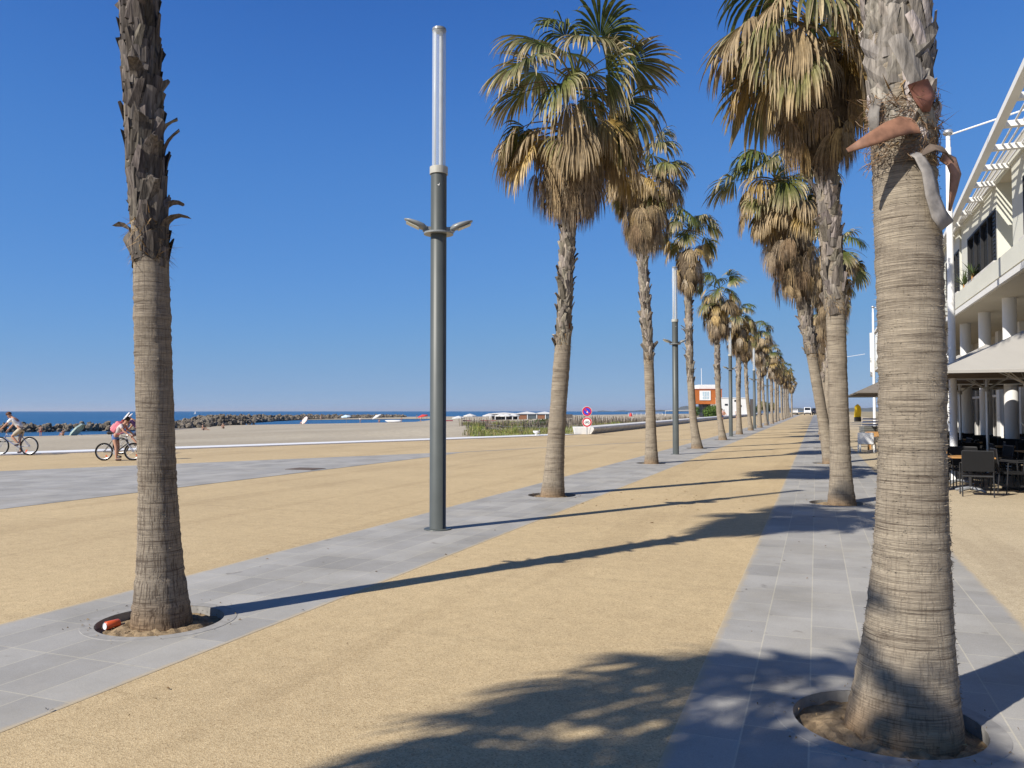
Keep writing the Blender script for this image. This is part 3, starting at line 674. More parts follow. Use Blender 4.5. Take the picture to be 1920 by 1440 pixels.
# ------------------------------------------------------------------ lamp posts
def make_lamp():
    r = empty('street_lamp')
    MB().lathe([(.0, 7.3 - 2.13), (.115, 5.17), (.118, 0.0), (.165, 0.0), (.165, -.02)][1:], 32).build('pole', M['pole'], r, smooth=True)
    bevel(MB().lathe([(.0, .014), (.2, .014), (.2, 0)], 32).build('base_plate', M['pole'], r))
    MB().lathe([(.118, 5.14), (.132, 5.14), (.132, 5.245), (.085, 5.25)], 32).build('collar', M['collar'], r)
    t = MB().lathe([(.098, 5.238), (.098, 7.27)], 32).build('light_tube', M['tube'], r, smooth=True)
    m = MB(); m.lathe([(.030, 5.24), (.030, 7.25)], 16, (.03, .0, 0)); m.box(-.07, -.045, -.03, .03, 5.24, 7.25)
    m.build('reflector', solid('reflector_white', (.62, .63, .64), rough=.3), t, smooth=True)
    MB().lathe([(0, 7.305), (.10, 7.30), (.104, 7.265), (.098, 7.262)], 32).build('cap', M['lamp_grey'], r)
    MB().lathe([(.118, 4.285), (.215, 4.285), (.215, 4.26), (.118, 4.26)], 32).build('ring', M['lamp_grey'], r)
    for s, ang in ((-1, 0), (1, 0)):
        m = MB(); Mx = Matrix.Translation((s * .13, 0, 4.33)) @ Euler((0, 0, 0)).to_matrix().to_4x4()
        m.box(s * .10, s * .20, -.028, .028, 4.31, 4.37); m.box(s * .17, s * .23, -.04, .04, 4.30, 4.38)
        h = m.build('luminaire', M['lamp_grey'], r)
        m2 = MB(); T = 14; V = []       # wedge-shaped head, thin tip
        tilt = R_(24)
        Mt = Matrix.Translation((s * .205, 0, 4.345)) @ Matrix.Rotation(-s * tilt, 4, 'Y')
        prof = [(-.04, .05, .03, -.03), (.03, .10, .06, -.035), (.13, .135, .055, -.03), (.24, .12, .032, -.022), (.31, .06, .008, -.012)]
        for x, w, zt_, zb_ in prof:
            for k in range(10):
                a = 2 * math.pi * k / 10; y = w * math.cos(a); z = (zt_ if math.sin(a) > 0 else -zb_) * math.sin(a)
                V.append(tuple(Mt @ Vector((s * x, y, z))))
        Q = [(i * 10 + k, i * 10 + (k + 1) % 10, i * 10 + 10 + (k + 1) % 10, i * 10 + 10 + k) for i in range(4) for k in range(10)]
        m2.add(V + [tuple(Mt @ Vector((s * -.02, 0, 0))), tuple(Mt @ Vector((s * .32, 0, 0)))], Q, [(50, (k + 1) % 10, k) for k in range(10)] + [(51, 40 + k, 40 + (k + 1) % 10) for k in range(10)])
        m2.build('head', M['lamp_grey'], h, smooth=True)
        m3 = MB(); m3.box(s * .17 - .10, s * .17 + .10, -.085, .085, -.042, -.032, M=Mt); m3.build('lens', M['lens'], h)
    m = MB(); m.add([(-.03, -.1195, 4.96), (.0, -.1208, 4.945), (.012, -.1205, 4.99), (-.005, -.1208, 4.965)], [(0, 1, 2, 3)]); m.build('sticker', M['white'], r)
    return r
lamp = make_lamp()
LAMP_Y = [10.38, 31.2, 52.6, 73.6, 94.0, 114.6, 135.4, 156.2]
LAMP_LAB = ['nearest grey green lamp post with clear tube top, between first two left palms', 'second lamp post, between the third and fourth left palms', 'third lamp post, in front of the white annexe',
            'fourth lamp post from the front in the left row', 'fifth lamp post from the front, half behind a palm skirt', 'sixth lamp post from the front, far down the row', 'seventh lamp post from the front, thin with distance', 'farthest lamp post of the left row']
for i, y in enumerate(LAMP_Y):
    o = lamp if i == 0 else copy_tree(lamp)
    o.location = (-5.1, y, zg(y) + .004); o.rotation_euler.z = YAW + R_(8)
    tag(o, LAMP_LAB[i], 'street lamp', 'lamp posts between the left palms')

# ------------------------------------------------------------------ drinks can, drain cover, litter
can = empty('drinks_can', (LROW - .325, 4.90, -.045), R_(80), 'orange drinks can lying in the soil at the foot of the near left palm', 'can')
MB().tube([(-.06, 0, .034), (-.055, 0, .034), (.05, 0, .034), (.06, 0, .034)], [.027, .033, .033, .027], 20).build('can_body', solid('orange_can', (.62, .10, .03), rough=.3, spec=.5), can, smooth=True)
MB().lathe([(.0, .0), (.026, .0), (.028, .004)], 20).build('lid', solid('bright_lid', (.75, .75, .78), rough=.25, spec=.6), can).matrix_local = Matrix.Translation((-.062, 0, .034)) @ Matrix.Rotation(R_(-90), 4, 'Y')
mb = MB(); mb.box(-.45, .45, -.36, .36, 0, .012); 
for k in range(9): mb.box(-.42, .42, -.33 + k * .075, -.30 + k * .075, .012, .018)
tag(mb.build('drain_cover', solid('rusty_iron', (.11, .085, .075), rough=.8), loc=(-13.9, 19.6, zg(19.6) + .005)), 'dark iron drain cover set in the grey seaward paving', 'drain cover')
mb = MB(); rg = np.random.default_rng(21)
def bit(x, y, L, c):
    a = rg.uniform(0, 6.28); w = L * rg.uniform(.15, .4); d = np.array([math.cos(a), math.sin(a), 0]); q = np.array([-d[1], d[0], 0]); p = np.array([x, y, zg(y) + .007])
    mb.add([p - d * L, p - q * w + (0, 0, rg.uniform(0, .012)), p + d * L, p + q * w + (0, 0, rg.uniform(0, .012))], [(0, 1, 2, 3)], None, c)
for i in range(150): bit(rg.uniform(-6, 1.4), rg.uniform(3.2, 26) ** 1.0, rg.uniform(.006, .022), np.array([.16, .10, .05]) * rg.uniform(.3, 1.6))
for i in range(50): bit(rg.normal(-2.5, 1.1), rg.normal(15, 1.8), rg.uniform(.01, .045), np.array([.22, .13, .06]) * rg.uniform(.4, 1.4))
for cx, cy in L_pits[1:4] + R_pits[1:3]:
    for i in range(60): a = rg.uniform(0, 6.28); rr = rg.uniform(.36, .7); bit(cx + rr * math.cos(a), cy + rr * math.sin(a), rg.uniform(.005, .018), np.array([.26, .18, .09]) * rg.uniform(.4, 1.4))
tag(mb.build('leaf_litter', vcol('litter', .9, .1)), 'small dry scraps of palm leaf scattered over the paving', 'leaf litter', kind='stuff')

# ------------------------------------------------------------------ seat wall, signs, basin
def prism_y(mb, prof, ys, x0, side=1):
    n = len(prof); V = []
    for y in ys:
        for (x, z) in prof: V.append((x0 + x, y, z + zg(y)))
    Q = [(i * n + k, i * n + (k + 1) % n, (i + 1) * n + (k + 1) % n, (i + 1) * n + k) for i in range(len(ys) - 1) for k in range(n)]
    T = []
    for e, rev in ((0, 1), ((len(ys) - 1) * n, 0)):
        for k in range(1, n - 1): T.append((e, e + k + 1, e + k) if not rev else (e, e + k, e + k + 1))
    mb.add(V, Q, T)
wall_prof = [(.08, -.06), (.16, .02), (.30, .22), (.36, .32), (.36, .40), (.30, .48), (-.30, .55), (-.40, .52), (-.42, .4), (-.30, -.06)]
mb = MB(); prism_y(mb, wall_prof, [54.6 + k * 6 for k in range(33)], -15.0)
tag(mb.build('seat_wall', M['conc']), 'long white concrete seat wall bordering the dunes, coved under its top', 'seat wall')
mb = MB(); mb.add([(-.5, -.28, .0), (.5, -.28, .0), (.5, .28, 0), (-.5, .28, 0), (-.62, -.34, .53), (.62, -.34, .53), (.62, .34, .53), (-.62, .34, .53)], [(0, 3, 2, 1), (4, 5, 6, 7), (0, 1, 5, 4), (1, 2, 6, 5), (2, 3, 7, 6), (3, 0, 4, 7)])
o = bevel(mb.build('concrete_block', M['white'], loc=(-15.25, 53.6, zg(53.6))), .03); o.rotation_euler.z = YAW
tag(o, 'white tapered concrete block closing the end of the seat wall', 'concrete block')

sg = empty('traffic_sign', (-14.55, 52.45, zg(52.45)), YAW - R_(4), 'grey post with two round red signs, a no parking disc over a no cycling disc', 'sign')
MB().tube([(0, .0, 0), (0, 0, 1.75)], .032, 12).build('post', M['alu'], sg)
def disc(z, inner_col, name, lab):
    R0 = .335
    d = MB().tube([(0, -.035, z), (0, -.055, z)], R0, 40).build('sign_disc', M['white'], sg); d['label'] = lab
    m = MB(); m.tube([(0, -.055, z), (0, -.059, z)], R0 * .95, 40); m.build('red_ring', solid('sign_red', (.55, .02, .04), rough=.4), d)
    m = MB(); m.tube([(0, -.059, z), (0, -.063, z)], R0 * .68, 40); m.build('sign_face', inner_col, d); return d
d1 = disc(1.60, solid('sign_blue', (.03, .06, .55), rough=.4), 'a', 'red and blue round no parking sign')
m = MB(); m.box(-.22, .22, -.066, -.063, -.045, .045, M=Matrix.Translation((0, 0, 1.60)) @ Matrix.Rotation(R_(45), 4, 'Y')); m.build('red_slash', M['sign_red'], d1)
m = MB(); m.box(-.03, .07, -.068, -.064, 1.50, 1.54); m.box(-.01, .05, -.068, -.064, 1.54, 1.58); m.box(.01, .04, -.068, -.064, 1.58, 1.64); m.build('white_symbol', M['white'], d1)
d2 = disc(.87, M['white'], 'b', 'white round no cycling sign with a red rim')
m = MB()
for x in (-.095, .095): m.tube([(x + .06 * math.cos(a), -.066, 0.84 + .06 * math.sin(a)) for a in np.linspace(0, 6.28, 20, endpoint=False)], .011, 5, closed=True)
m.tube([(-.095, -.066, 0.84), (-.03, -.066, 0.92), (.07, -.066, 0.92), (.0, -.066, 0.84), (-.03, -.066, 0.92)], .009, 5); m.tube([(.0, -.066, 0.84), (-.095, -.066, 0.84)], .009, 5); m.tube([(.095, -.066, 0.84), (.065, -.066, 0.94), (.09, -.066, 0.95)], .009, 5)
m.build('bicycle_symbol', M['dark'], d2)

bs = empty('drinking_basin', (-17.1, 49.3, zg(49) + .0), 0, 'white drinking basin on a short foot at the edge of the dune grass', 'basin')
bs.scale = (.6, .6, .55)
MB().lathe([(.0, .42), (.22, .44), (.33, .62), (.36, .62), (.30, .38), (.12, .30), (.09, -.1)], 20).build('bowl', M['white'], bs, smooth=True)
MB().tube([(.36, .1, -.1), (.36, .1, .8)], .04, 8).build('tap_post', M['alu'], bs)

# ------------------------------------------------------------------ dunes, grass, palings, bushes
def fbm(x, y): return math.sin(x * .31 + y * .17) + .6 * math.sin(x * .83 - y * .52 + 1) + .4 * math.sin(x * 1.7 + y * 1.3 + 2)
def dune_z(x, y):
    b = math.exp(-((x + 30) / 16) ** 2) * min(1, max(0, (y - 40 + .35 * (x + 20)) / 12))
    e = min(1.0, max(0.0, (coast_x(y) - .5 - x) / 4.0))
    return -.62 + (.50 + .16 * fbm(x, y)) * b * e + zg(y) * .8
DX, DY = np.linspace(-62, -15.7, 60), np.linspace(43, 215, 110); V = []; 
for y in DY:
    for x in DX:
        xx = min(x, coast_x(y) - .5); V.append((xx, y, dune_z(xx, y) if x < -16 else -.3 + zg(y)))
mb = MB(); nx = len(DX); mb.add(V, [(j * nx + i, j * nx + i + 1, (j + 1) * nx + i + 1, (j + 1) * nx + i) for j in range(len(DY) - 1) for i in range(nx - 1)])
tag(mb.build('dunes', M['sand'], smooth=True), kind='structure')
def blades(mb, cx, cy, cz, n, rad, h, rng, cols, w=.02, lean=.5):
    a = rng.uniform(0, 6.28, n); rr = rad * np.sqrt(rng.random(n)); b = rng.uniform(0, 6.28, n); hh = h * rng.uniform(.5, 1.15, n); ln = hh * lean * rng.uniform(.2, 1, n)
    P = np.stack([cx + rr * np.cos(a), cy + rr * np.sin(a), np.full(n, cz) - .03], 1); d = np.stack([np.cos(b), np.sin(b), np.zeros(n)], 1); q = np.stack([-d[:, 1], d[:, 0], d[:, 2]], 1) * w
    Mid = P + d * (ln * .35)[:, None]; Mid[:, 2] += hh * .6; T = P + d * ln[:, None]; T[:, 2] += hh
    V = np.stack([P - q, P + q, Mid + q * .7, Mid - q * .7, T], 1).reshape(-1, 3); i = np.arange(n) * 5
    c = np.array(cols)[rng.integers(len(cols), size=n)] * rng.uniform(.7, 1.25, (n, 1))
    mb.add(V, np.stack([i, i + 1, i + 2, i + 3], 1), np.stack([i + 3, i + 2, i + 4], 1), np.repeat(c, 5, 0))
rg = np.random.default_rng(31); mb = MB()
GREEN = [(.22, .27, .065), (.29, .31, .09), (.13, .18, .05), (.37, .32, .12), (.26, .30, .07)]
DRY = [(.34, .27, .13), (.26, .22, .11), (.20, .20, .08), (.16, .16, .08)]
def upx(x, y): return 960 + 1495 * math.tan(math.atan2(x, y) + YAW)      # bearing seen from the promenade
def beach_z0(x, y): return dune_z(x, y) if x > -60 else -.6
def clump(x, y, n, rad, h, cols):
    if 400 < upx(x, y) < 872 + 40 * rg.random(): return
    blades(mb, x, y, dune_z(x, y), n, rad, h, rg, cols, .022)
# front band right behind the kerb (left and right of the basin), then scattered clumps
for i in range(130):
    t = rg.random(); y = 42.6 + 9.6 * t + rg.normal(0, .3); x = coast_x(y) - 1.0 - abs(rg.normal(0, .9)); clump(x, y, 70, .5, .62, GREEN)
for i in range(60):
    x, y = rg.normal(-27, 1.6), rg.normal(54, 2.2); 
    if x < coast_x(y) - 1: clump(x, y, 60, .6, .7, GREEN)
for i in range(420):
    y = rg.uniform(44, 68); bear = math.atan((rg.uniform(872, 1065) - 960) / 1495) - YAW; x = y * math.tan(bear)
    if -36 < x < coast_x(y) - .9 and fbm(x * 1.3, y * 1.1) > -.9: clump(x, y, 34, .55, .62 if fbm(x * 1.7, y * 1.7) > .2 else .26, GREEN if rg.random() < .7 else DRY)
for i in range(110):
    y = rg.uniform(76, 118); bear = math.atan((rg.uniform(868, 985) - 960) / 1495) - YAW; x = y * math.tan(bear)
    if fbm(x * .7, y * .5) > -.2: blades(mb, x, y, beach_z0(x, y), 40, .8, .55, rg, GREEN + DRY, .03)
for i in range(60):
    x, y = rg.uniform(-38, -30), rg.uniform(66, 84); clump(x, y, 40, .6, .5, GREEN + DRY)
for i in range(170):
    y = 55 + 75 * rg.random() ** 1.4; x = -16.8 - abs(rg.normal(0, 2.6)); clump(x, y, 46, .6, .62, GREEN if rg.random() < .5 else DRY)
for i in range(90):
    y = rg.uniform(70, 190); x = -17 - 7 * rg.random(); clump(x, y, 24, .8, .45, DRY + GREEN)
tag(mb.build('dune_grass', vcol('dune_grass', .8, .15, .2, 2, .2)), 'green and straw dune grass along the beach side of the seat wall', 'grass', kind='stuff')

def paling(pts, h, label):
    P = sub(np.array(pts, float), 1); L = np.linalg.norm(np.diff(P, axis=0), axis=1); mb = MB(); rg = np.random.default_rng(len(label))
    root = empty('paling_fence', (*pts[0], 0), 0, label, 'fence', 'paling fences in the dunes'); o0 = np.array(pts[0])
    for (a, b, l) in zip(P, P[1:], L):
        n = int(l / .15); d = (b - a) / l
        for k in range(n):
            p = a + d * (k + rg.uniform(-.2, .2)) * l / n; z0 = dune_z(*p) - .2; hh = h * rg.uniform(.45, 1.1); ln = rg.normal(0, .05, 2); w = rg.uniform(.018, .035)
            q = p - o0; c = np.array([.165, .135, .105]) * rg.uniform(.5, 1.4)
            V = [(q[0] + sx * w, q[1] + sy * w, z0) for sx, sy in ((-1, -1), (1, -1), (1, 1), (-1, 1))] + [(q[0] + ln[0] + sx * w * .7, q[1] + ln[1] + sy * w * .7, z0 + .2 + hh) for sx, sy in ((-1, -1), (1, -1), (1, 1), (-1, 1))]
            mb.add(V, [(0, 1, 5, 4), (1, 2, 6, 5), (2, 3, 7, 6), (3, 0, 4, 7), (4, 5, 6, 7)], None, c)
    mb.build('palings', vcol('paling_wood_' + str(len(label)), .95, .1), root)
    w = MB()
    for f in (.35, .75): w.tube([(p[0] - o0[0], p[1] - o0[1], dune_z(*p) + h * f) for p in sub(P, 4)], .008, 4)
    w.build('wire', M['alu'], root)
paling([(-29.5, 66), (-27, 70), (-24.5, 78), (-22.6, 88), (-21, 100), (-19.5, 118), (-18.5, 140)], 1.05, 'weathered wooden paling fence nearest the seat wall, leaning stakes')
paling([(-33, 72), (-29.5, 78), (-26.5, 88), (-24.5, 102), (-23, 122)], 1.0, 'weathered paling fence, second line back among the dune grass')
paling([(-27.5, 66.5), (-26, 62), (-23, 63), (-20.5, 66)], .8, 'short low paling fence running toward the seat wall end')

def bush(x, y, z, rx, ry, h, n, cols, label, seed, w=.05, pt=False):
    rg = np.random.default_rng(seed); root = empty('bush', (x, y, z), 0, label, 'bush'); mb = MB()
    lob = [(rg.normal(0, rx * .45), rg.normal(0, ry * .45), h * rg.uniform(.35, .62), rg.uniform(.35, .6)) for _ in range(9)]
    for k in range(n):
        lx, ly, lz, lr = lob[rg.integers(9)]; d = rg.normal(0, 1, 3); d /= np.linalg.norm(d); r = lr * rg.uniform(.6, 1.05)
        p = np.array([lx + d[0] * r * rx, ly + d[1] * r * ry, max(.05, lz + d[2] * r * h * .8)]); a = rg.normal(0, 1, 3); a /= np.linalg.norm(a); a[2] = abs(a[2]) * 1.2 + .2 ; b = np.cross(a, d); s = w * rg.uniform(.6, 1.5)
        mb.add([p - b * s * .4, p + a * s * 1.6, p + b * s * .4, p - a * s * .3], [(0, 1, 2, 3)], None, np.array(cols[rg.integers(len(cols))]) * rg.uniform(.6, 1.3))
    mb.build('foliage', vcol('foliage_' + str(seed), .7, .2, .2, 4, .15), root)
    m = MB()
    for k in range(6): lx, ly, lz, _ = lob[k]; m.tube([(lx * .2, ly * .2, -.1), (lx * .6, ly * .6, lz * .5), (lx, ly, lz)], [.05, .035, .015], 5)
    m.build('stems', M['wood'], root)
BG = [(.05, .08, .025), (.08, .12, .035), (.11, .14, .04), (.06, .07, .03)]
bush(-18.9, 158, .1, 2.3, 2.0, 2.9, 4200, [(.09, .15, .03), (.13, .2, .04), (.06, .1, .025)], 'bright green feathery bush in front of the orange building', 1, .16)
bush(-29.4, 88, -.25, 2.0, 1.4, 1.15, 1800, BG, 'low dark green shrub beyond the paling fence', 2, .1)
bush(-17.2, 236, .9, 1.9, 3, 2.4, 2000, BG, 'dark shrub by the wall beyond the white annexe', 4, .18)
bush(-17.5, 322, 1.3, 4.4, 7, 4.2, 3600, [(.17, .17, .07), (.2, .17, .08), (.12, .13, .05)], 'broad olive tamarisk thicket at the far end of the seat wall', 5, .3)

# ------------------------------------------------------------------ breakwater
rg = np.random.default_rng(12)
bw = np.array([(-122.6, 76.5), (-115.5, 86.8), (-110, 96), (-108.5, 114), (-120.8, 137), (-124, 150)], float)
arm = np.array([(-128, 140), (-163, 208), (-181.5, 251), (-195, 305), (-204.5, 372)], float)
rock_me = []
for k in range(8):
    bm = bmesh.new(); bmesh.ops.create_icosphere(bm, subdivisions=2, radius=1.0)
    for v in bm.verts:
        n = v.co.normalized(); f = .72 + .34 * abs(math.sin(3.1 * n.x + k) * math.cos(2.3 * n.y - k) + .5 * math.sin(4 * n.z + 2 * k)); q = max(abs(n.x), abs(n.y), abs(n.z))
        v.co = n * f / q ** .65
    me = bpy.data.meshes.new('rock'); bm.to_mesh(me); bm.free(); me.materials.append(M['rock']); rock_me.append(me)
rocks = []
def pile(P, width, top, spacing, size, nrow, lift=None):
    Q = resample(P, int(np.sum(np.linalg.norm(np.diff(P, axis=0), axis=1)) / spacing))
    T = nrm(np.gradient(Q, axis=0)); N = np.stack([-T[:, 1], T[:, 0]], 1)
    for p, nn, i in zip(Q, N, range(len(Q))):
        t = i / len(Q); tp_ = top(t)
        for r in range(nrow):
            f = (r + .5) / nrow * 2 - 1; off = f * width + rg.normal(0, .3); z = SEA + .1 + tp_ * (1 - abs(f)) + rg.normal(0, .18)
            rocks.append((p[0] + nn[0] * off + rg.normal(0, .4), p[1] + nn[1] * off + rg.normal(0, .4), z, size * rg.uniform(.6, 1.35)))
pile(bw, 3.0, lambda t: .85 if t < .70 else .85 + 1.15 * min(1, (t - .70) / .12), .72, .43, 6)
pile(np.array([(-121, 139), (-128, 146)], float), 5.0, lambda t: 2.0, .75, .52, 8)
n_near = len(rocks)
pile(arm, 3.2, lambda t: 1.5 - .85 * t, 1.15, .68, 6)
order = sorted(range(len(rocks)), key=lambda i: -rocks[i][3] / math.hypot(rocks[i][0], rocks[i][1]))
big = set(order[:300])
mbr = MB()
base_pts = []
for i, (x, y, z, s) in enumerate(rocks):
    e = Euler((rg.uniform(0, 6.28), rg.uniform(0, 6.28), rg.uniform(0, 6.28))); sc = (s * rg.uniform(.8, 1.3), s * rg.uniform(.8, 1.2), s * rg.uniform(.6, 1.0))
    me = rock_me[i % 8]
    if i in big:
        o = bpy.data.objects.new('rock', me); COL.objects.link(o); o.location = (x, y, z); o.rotation_euler = e; o.scale = sc
        tag(o, 'grey boulder piled in the breakwater between beach and sea', 'rock', 'boulders of the breakwater')
    else:
        if not base_pts:
            for m_ in rock_me:
                vv = np.empty(len(m_.vertices) * 3); m_.vertices.foreach_get('co', vv); ff = np.array([p.vertices[:] for p in m_.polygons]); base_pts.append((vv.reshape(-1, 3), ff))
        vv, ff = base_pts[i % 8]; mbr.add(vv * np.array(sc) @ np.array(e.to_matrix()).T + (x, y, z), None, ff)
tag(mbr.build('rock_mass', M['rock']), 'far arm of the breakwater, a low line of grey boulders', 'breakwater', kind='stuff')

# ------------------------------------------------------------------ far buildings
def box_obj(name, x0, x1, y0, y1, z0, z1, mat, parent, **k): return MB().box(x0, x1, y0, y1, z0, z1).build(name, mat, parent, **k)
ob = empty('lifeguard_house', (-24, 193, 0.8), YAW, 'two storey orange clad house with white roof box and a mast, behind the bush', 'building')
OR = solid('orange_cladding', (.42, .125, .03), rough=.6, var=.15, scale=1.2)
box_obj('wall', -3.0, 3.4, 0, 6, 2.6, 6.1, OR, ob); box_obj('roof', -1.9, 3.2, .3, 5.7, 6.1, 7.2, M['render_w'], ob); box_obj('roof_edge', -3.1, 3.5, -.1, 6.1, 6.02, 6.2, solid('roof_red', (.3, .09, .05)), ob)
box_obj('pillar', -1.0, .0, .5, 5, -.8, 2.6, M['dark'], ob); box_obj('ground_floor', .8, 3.2, .4, 5.5, -.8, 2.6, M['render_w'], ob)
w = box_obj('window', -1.9, .7, -.14, .0, 3.5, 5.75, M['white'], ob); box_obj('pane', -1.2, .3, -.17, -.14, 3.8, 5.5, solid('pale_pane', (.45, .55, .6), rough=.1), w)
m = MB()
for x in (-.75, -.15): m.box(x - .04, x + .04, -.21, -.17, 3.8, 5.5)
m.box(-1.2, .3, -.21, -.17, 4.35, 4.45); m.build('glazing_bar', M['white'], w)
MB().tube([(-.9, 2, 7.1), (-.95, 2, 11.2)], .06, 8).build('mast', M['white'], ob)
an = empty('annexe', (-17.9, 190.5, 0.9), YAW, 'low white flat roofed annexe with small square windows beside the orange house', 'building')
box_obj('wall', -2.9, 3.6, 0, 6, -.6, 3.8, M['render_w'], an); box_obj('roof_edge', -3.0, 3.7, -.1, 6.1, 3.8, 3.95, M['render_w'], an)
for x, z in ((-1.6, 2.3), (1.6, 2.0), (.6, 3.2)): box_obj('window', x - .35, x + .35, -.05, 0, z - .2, z + .2, M['dark_glass'], an)
box_obj('door_screen', 4.0, 4.9, .2, .4, -.6, 3.6, solid('dark_board', (.10, .09, .085)), an)
fb = empty('shed', (-21.5, 292, .9), YAW, 'tiny white building far down the wall, above the shrubs', 'building')
box_obj('wall', -1.8, 1.8, 0, 5, -1, 2.0, M['render_w'], fb); box_obj('roof', -2.0, 2.0, -.2, 5.2, 2.0, 2.2, M['conc'], fb)

bar = empty('beach_bar', (-79, 216, -1.0), YAW, 'low beach bar with white tent roofs and brown wall panels behind the dunes', 'building')
for k, (x0, x1, h, top) in enumerate([(-9.6, -1.5, 2.05, 2.35), (-1.5, 4.0, 2.1, 2.62), (3.8, 9.0, 2.1, 2.62)]):
    m = MB(); cx, cy = (x0 + x1) / 2, 3; zc = h
    m.add([(x0 - .3, -.3, zc), (x1 + .3, -.3, zc), (x1 + .3, 6.3, zc), (x0 - .3, 6.3, zc), (x0 - .3, -.3, zc - .22), (x1 + .3, -.3, zc - .22), (x1 + .3, 6.3, zc - .22), (x0 - .3, 6.3, zc - .22), (cx, cy, top)],
          [(4, 5, 1, 0), (5, 6, 2, 1), (6, 7, 3, 2), (7, 4, 0, 3)], [(0, 1, 8), (1, 2, 8), (2, 3, 8), (3, 0, 8)])
    m.build('tent_roof', solid('cream_canvas', (.62, .61, .58)) if k else M['conc'], bar)
box_obj('wall', -9, 14.5, 2.2, 5.8, -.6, 1.8, solid('dark_board', (.10, .09, .085)), bar)
for x in (-9.5, -8, -5, -3, -1.4, 1.3, 4.0, 6.5, 9.0): box_obj('post', x - .1, x + .1, -.1, .1, -.6, 2.0, M['white'], bar)
BRN = solid('brown_panel', (.25, .12, .065))
for x0, x1 in ((-1.2, 1.1), (4.2, 6.3)): box_obj('panel', x0, x1, .0, .06, -.4, 1.75, BRN, bar)
for x0, x1 in ((1.4, 3.9), (6.7, 8.9)): box_obj('glass_panel', x0, x1, .0, .05, -.4, 1.75, solid('smoky_glass', (.10, .12, .13), rough=.1), bar)
def parasol_mesh(r, h, sag=.25, n=8):
    m = MB(); V = [(0, 0, h)]; T = []
    for k in range(n): a = 2 * math.pi * k / n; V.append((r * math.cos(a), r * math.sin(a), h - sag * r * 1.2))
    for k in range(n): T.append((0, 1 + k, 1 + (k + 1) % n))
    for k in range(n): a = 2 * math.pi * k / n; V.append((r * math.cos(a), r * math.sin(a), h - sag * r * 1.2 - .18))
    Q = [(1 + k, 1 + n + k, 1 + n + (k + 1) % n, 1 + (k + 1) % n) for k in range(n)]
    return m.add(V, Q, T)
def beach_parasol(x, y, z, r, h, mat, label, tilt=(0, 0, 0), group=None, pole=True):
    e = empty('beach_parasol', (x, y, z), 0, label, 'parasol', group); parasol_mesh(r, h).build('canopy', mat, e)
    MB().tube([(0, 0, -.1), (0, 0, h)], .03, 6).build('pole', M['alu'], e); e.rotation_euler = tilt; return e
CREAM = solid('cream_canvas', (.62, .61, .58))
PALEG = solid('pale_green_fabric', (.55, .68, .60)); PB = solid('pale_blue_fabric', (.55, .68, .78)); PK = solid('pale_pink_fabric', (.62, .5, .46)); RD = solid('red_fabric', (.55, .06, .05))
beach_parasol(-82.6, 71.5, -1.25, 1.15, 1.35, PALEG, 'pale green beach parasol tilted on the sand near the rocks', (R_(20), R_(-48), 0))
beach_parasol(-115.5, 164, -1.2, 1.1, 1.7, PK, 'pinkish beach parasol tilted on edge by the pool', (R_(50), R_(-35), 0))
beach_parasol(-112.5, 176, -1.2, 1.3, 2.0, PB, 'pale blue beach parasol at the water side', (R_(8), 0, 0))
beach_parasol(-111, 190, -1.2, 1.4, 2.1, CREAM, 'white beach parasol tilted left at the water side', (R_(18), R_(-22), 0))
beach_parasol(-97.5, 190, -1.1, 1.4, 2.0, RD, 'red beach parasol just left of the near lamp post', (R_(10), R_(-8), 0))
for i, (x, y) in enumerate([(-84.2, 183), (-80.6, 182), (-78.0, 188), (-74.2, 187), (-72.0, 190), (-71.6, 184)]):
    beach_parasol(x, y, -1.15, 1.75, 2.25 if i else 1.7, CREAM, ['low white beach bar parasol, leftmost of the white cluster', 'white beach bar parasol, second of the cluster from the left', 'white beach bar parasol in the middle of the cluster', 'white beach bar parasol right of the middle of the cluster', 'white beach bar parasol at the right end of the cluster, farther', 'white beach bar parasol at the right end of the cluster, nearer'][i], group='white parasols of the beach bar')
for i, (x, y) in enumerate([(-86.5, 182), (-82.2, 184), (-77.5, 184), (-75, 183)]):
    e = empty('sun_bed', (x, y, -1.1), YAW, ['dark red sun bed at the left end under the white parasols', 'dark red sun bed second from the left under the white parasols', 'dark red sun bed third from the left under the white parasols', 'dark red sun bed at the right end under the white parasols'][i], 'sun bed', 'sun beds at the beach bar')
    MB().box(-1.1, 1.1, -.4, .4, .3, .55).build('mattress', solid('maroon_fabric', (.25, .03, .05)), e)
    m = MB(); [m.box(a - .04, a + .04, b - .04, b + .04, -.05, .3) for a in (-.9, .9) for b in (-.3, .3)]; m.build('bed_frame', M['white'], e)
ra = empty('white_railing', (-60, 298, 0.2), YAW, 'white open railing frame on the beach beyond the palings', 'railing')
m = MB(); m.box(-6.5, 6.5, -.05, .05, .75, .85)
for x in np.linspace(-6.4, 6.4, 9): m.box(x - .05, x + .05, -.05, .05, -.6, .75)
m.build('rail', M['white'], ra)
rl = empty('white_gantry', (-33, 210, 0.5), YAW, 'white goal-like frame standing on the beach right of the third palm', 'frame')
m = MB(); m.tube([(-4, 0, -.8), (-4, 0, 1.3), (3.6, 0, 1.5), (3.6, 0, -.8)], .07, 6); m.build('bars', M['white'], rl)
rb = empty('red_buoy', (-55, 250, -.2), 0, 'small red marker post on the sand beyond the palings', 'marker'); MB().lathe([(0, 1.5), (.25, 1.2), (.55, .6), (.5, 0), (.15, -.6)], 12).build('marker_body', RD, rb, smooth=True)
sb = empty('sailing_boat', (-608, 663, SEA), .6, 'tiny white sailing boat on the sea beyond the breakwater', 'boat')
sb.scale = (.42, .42, .42)
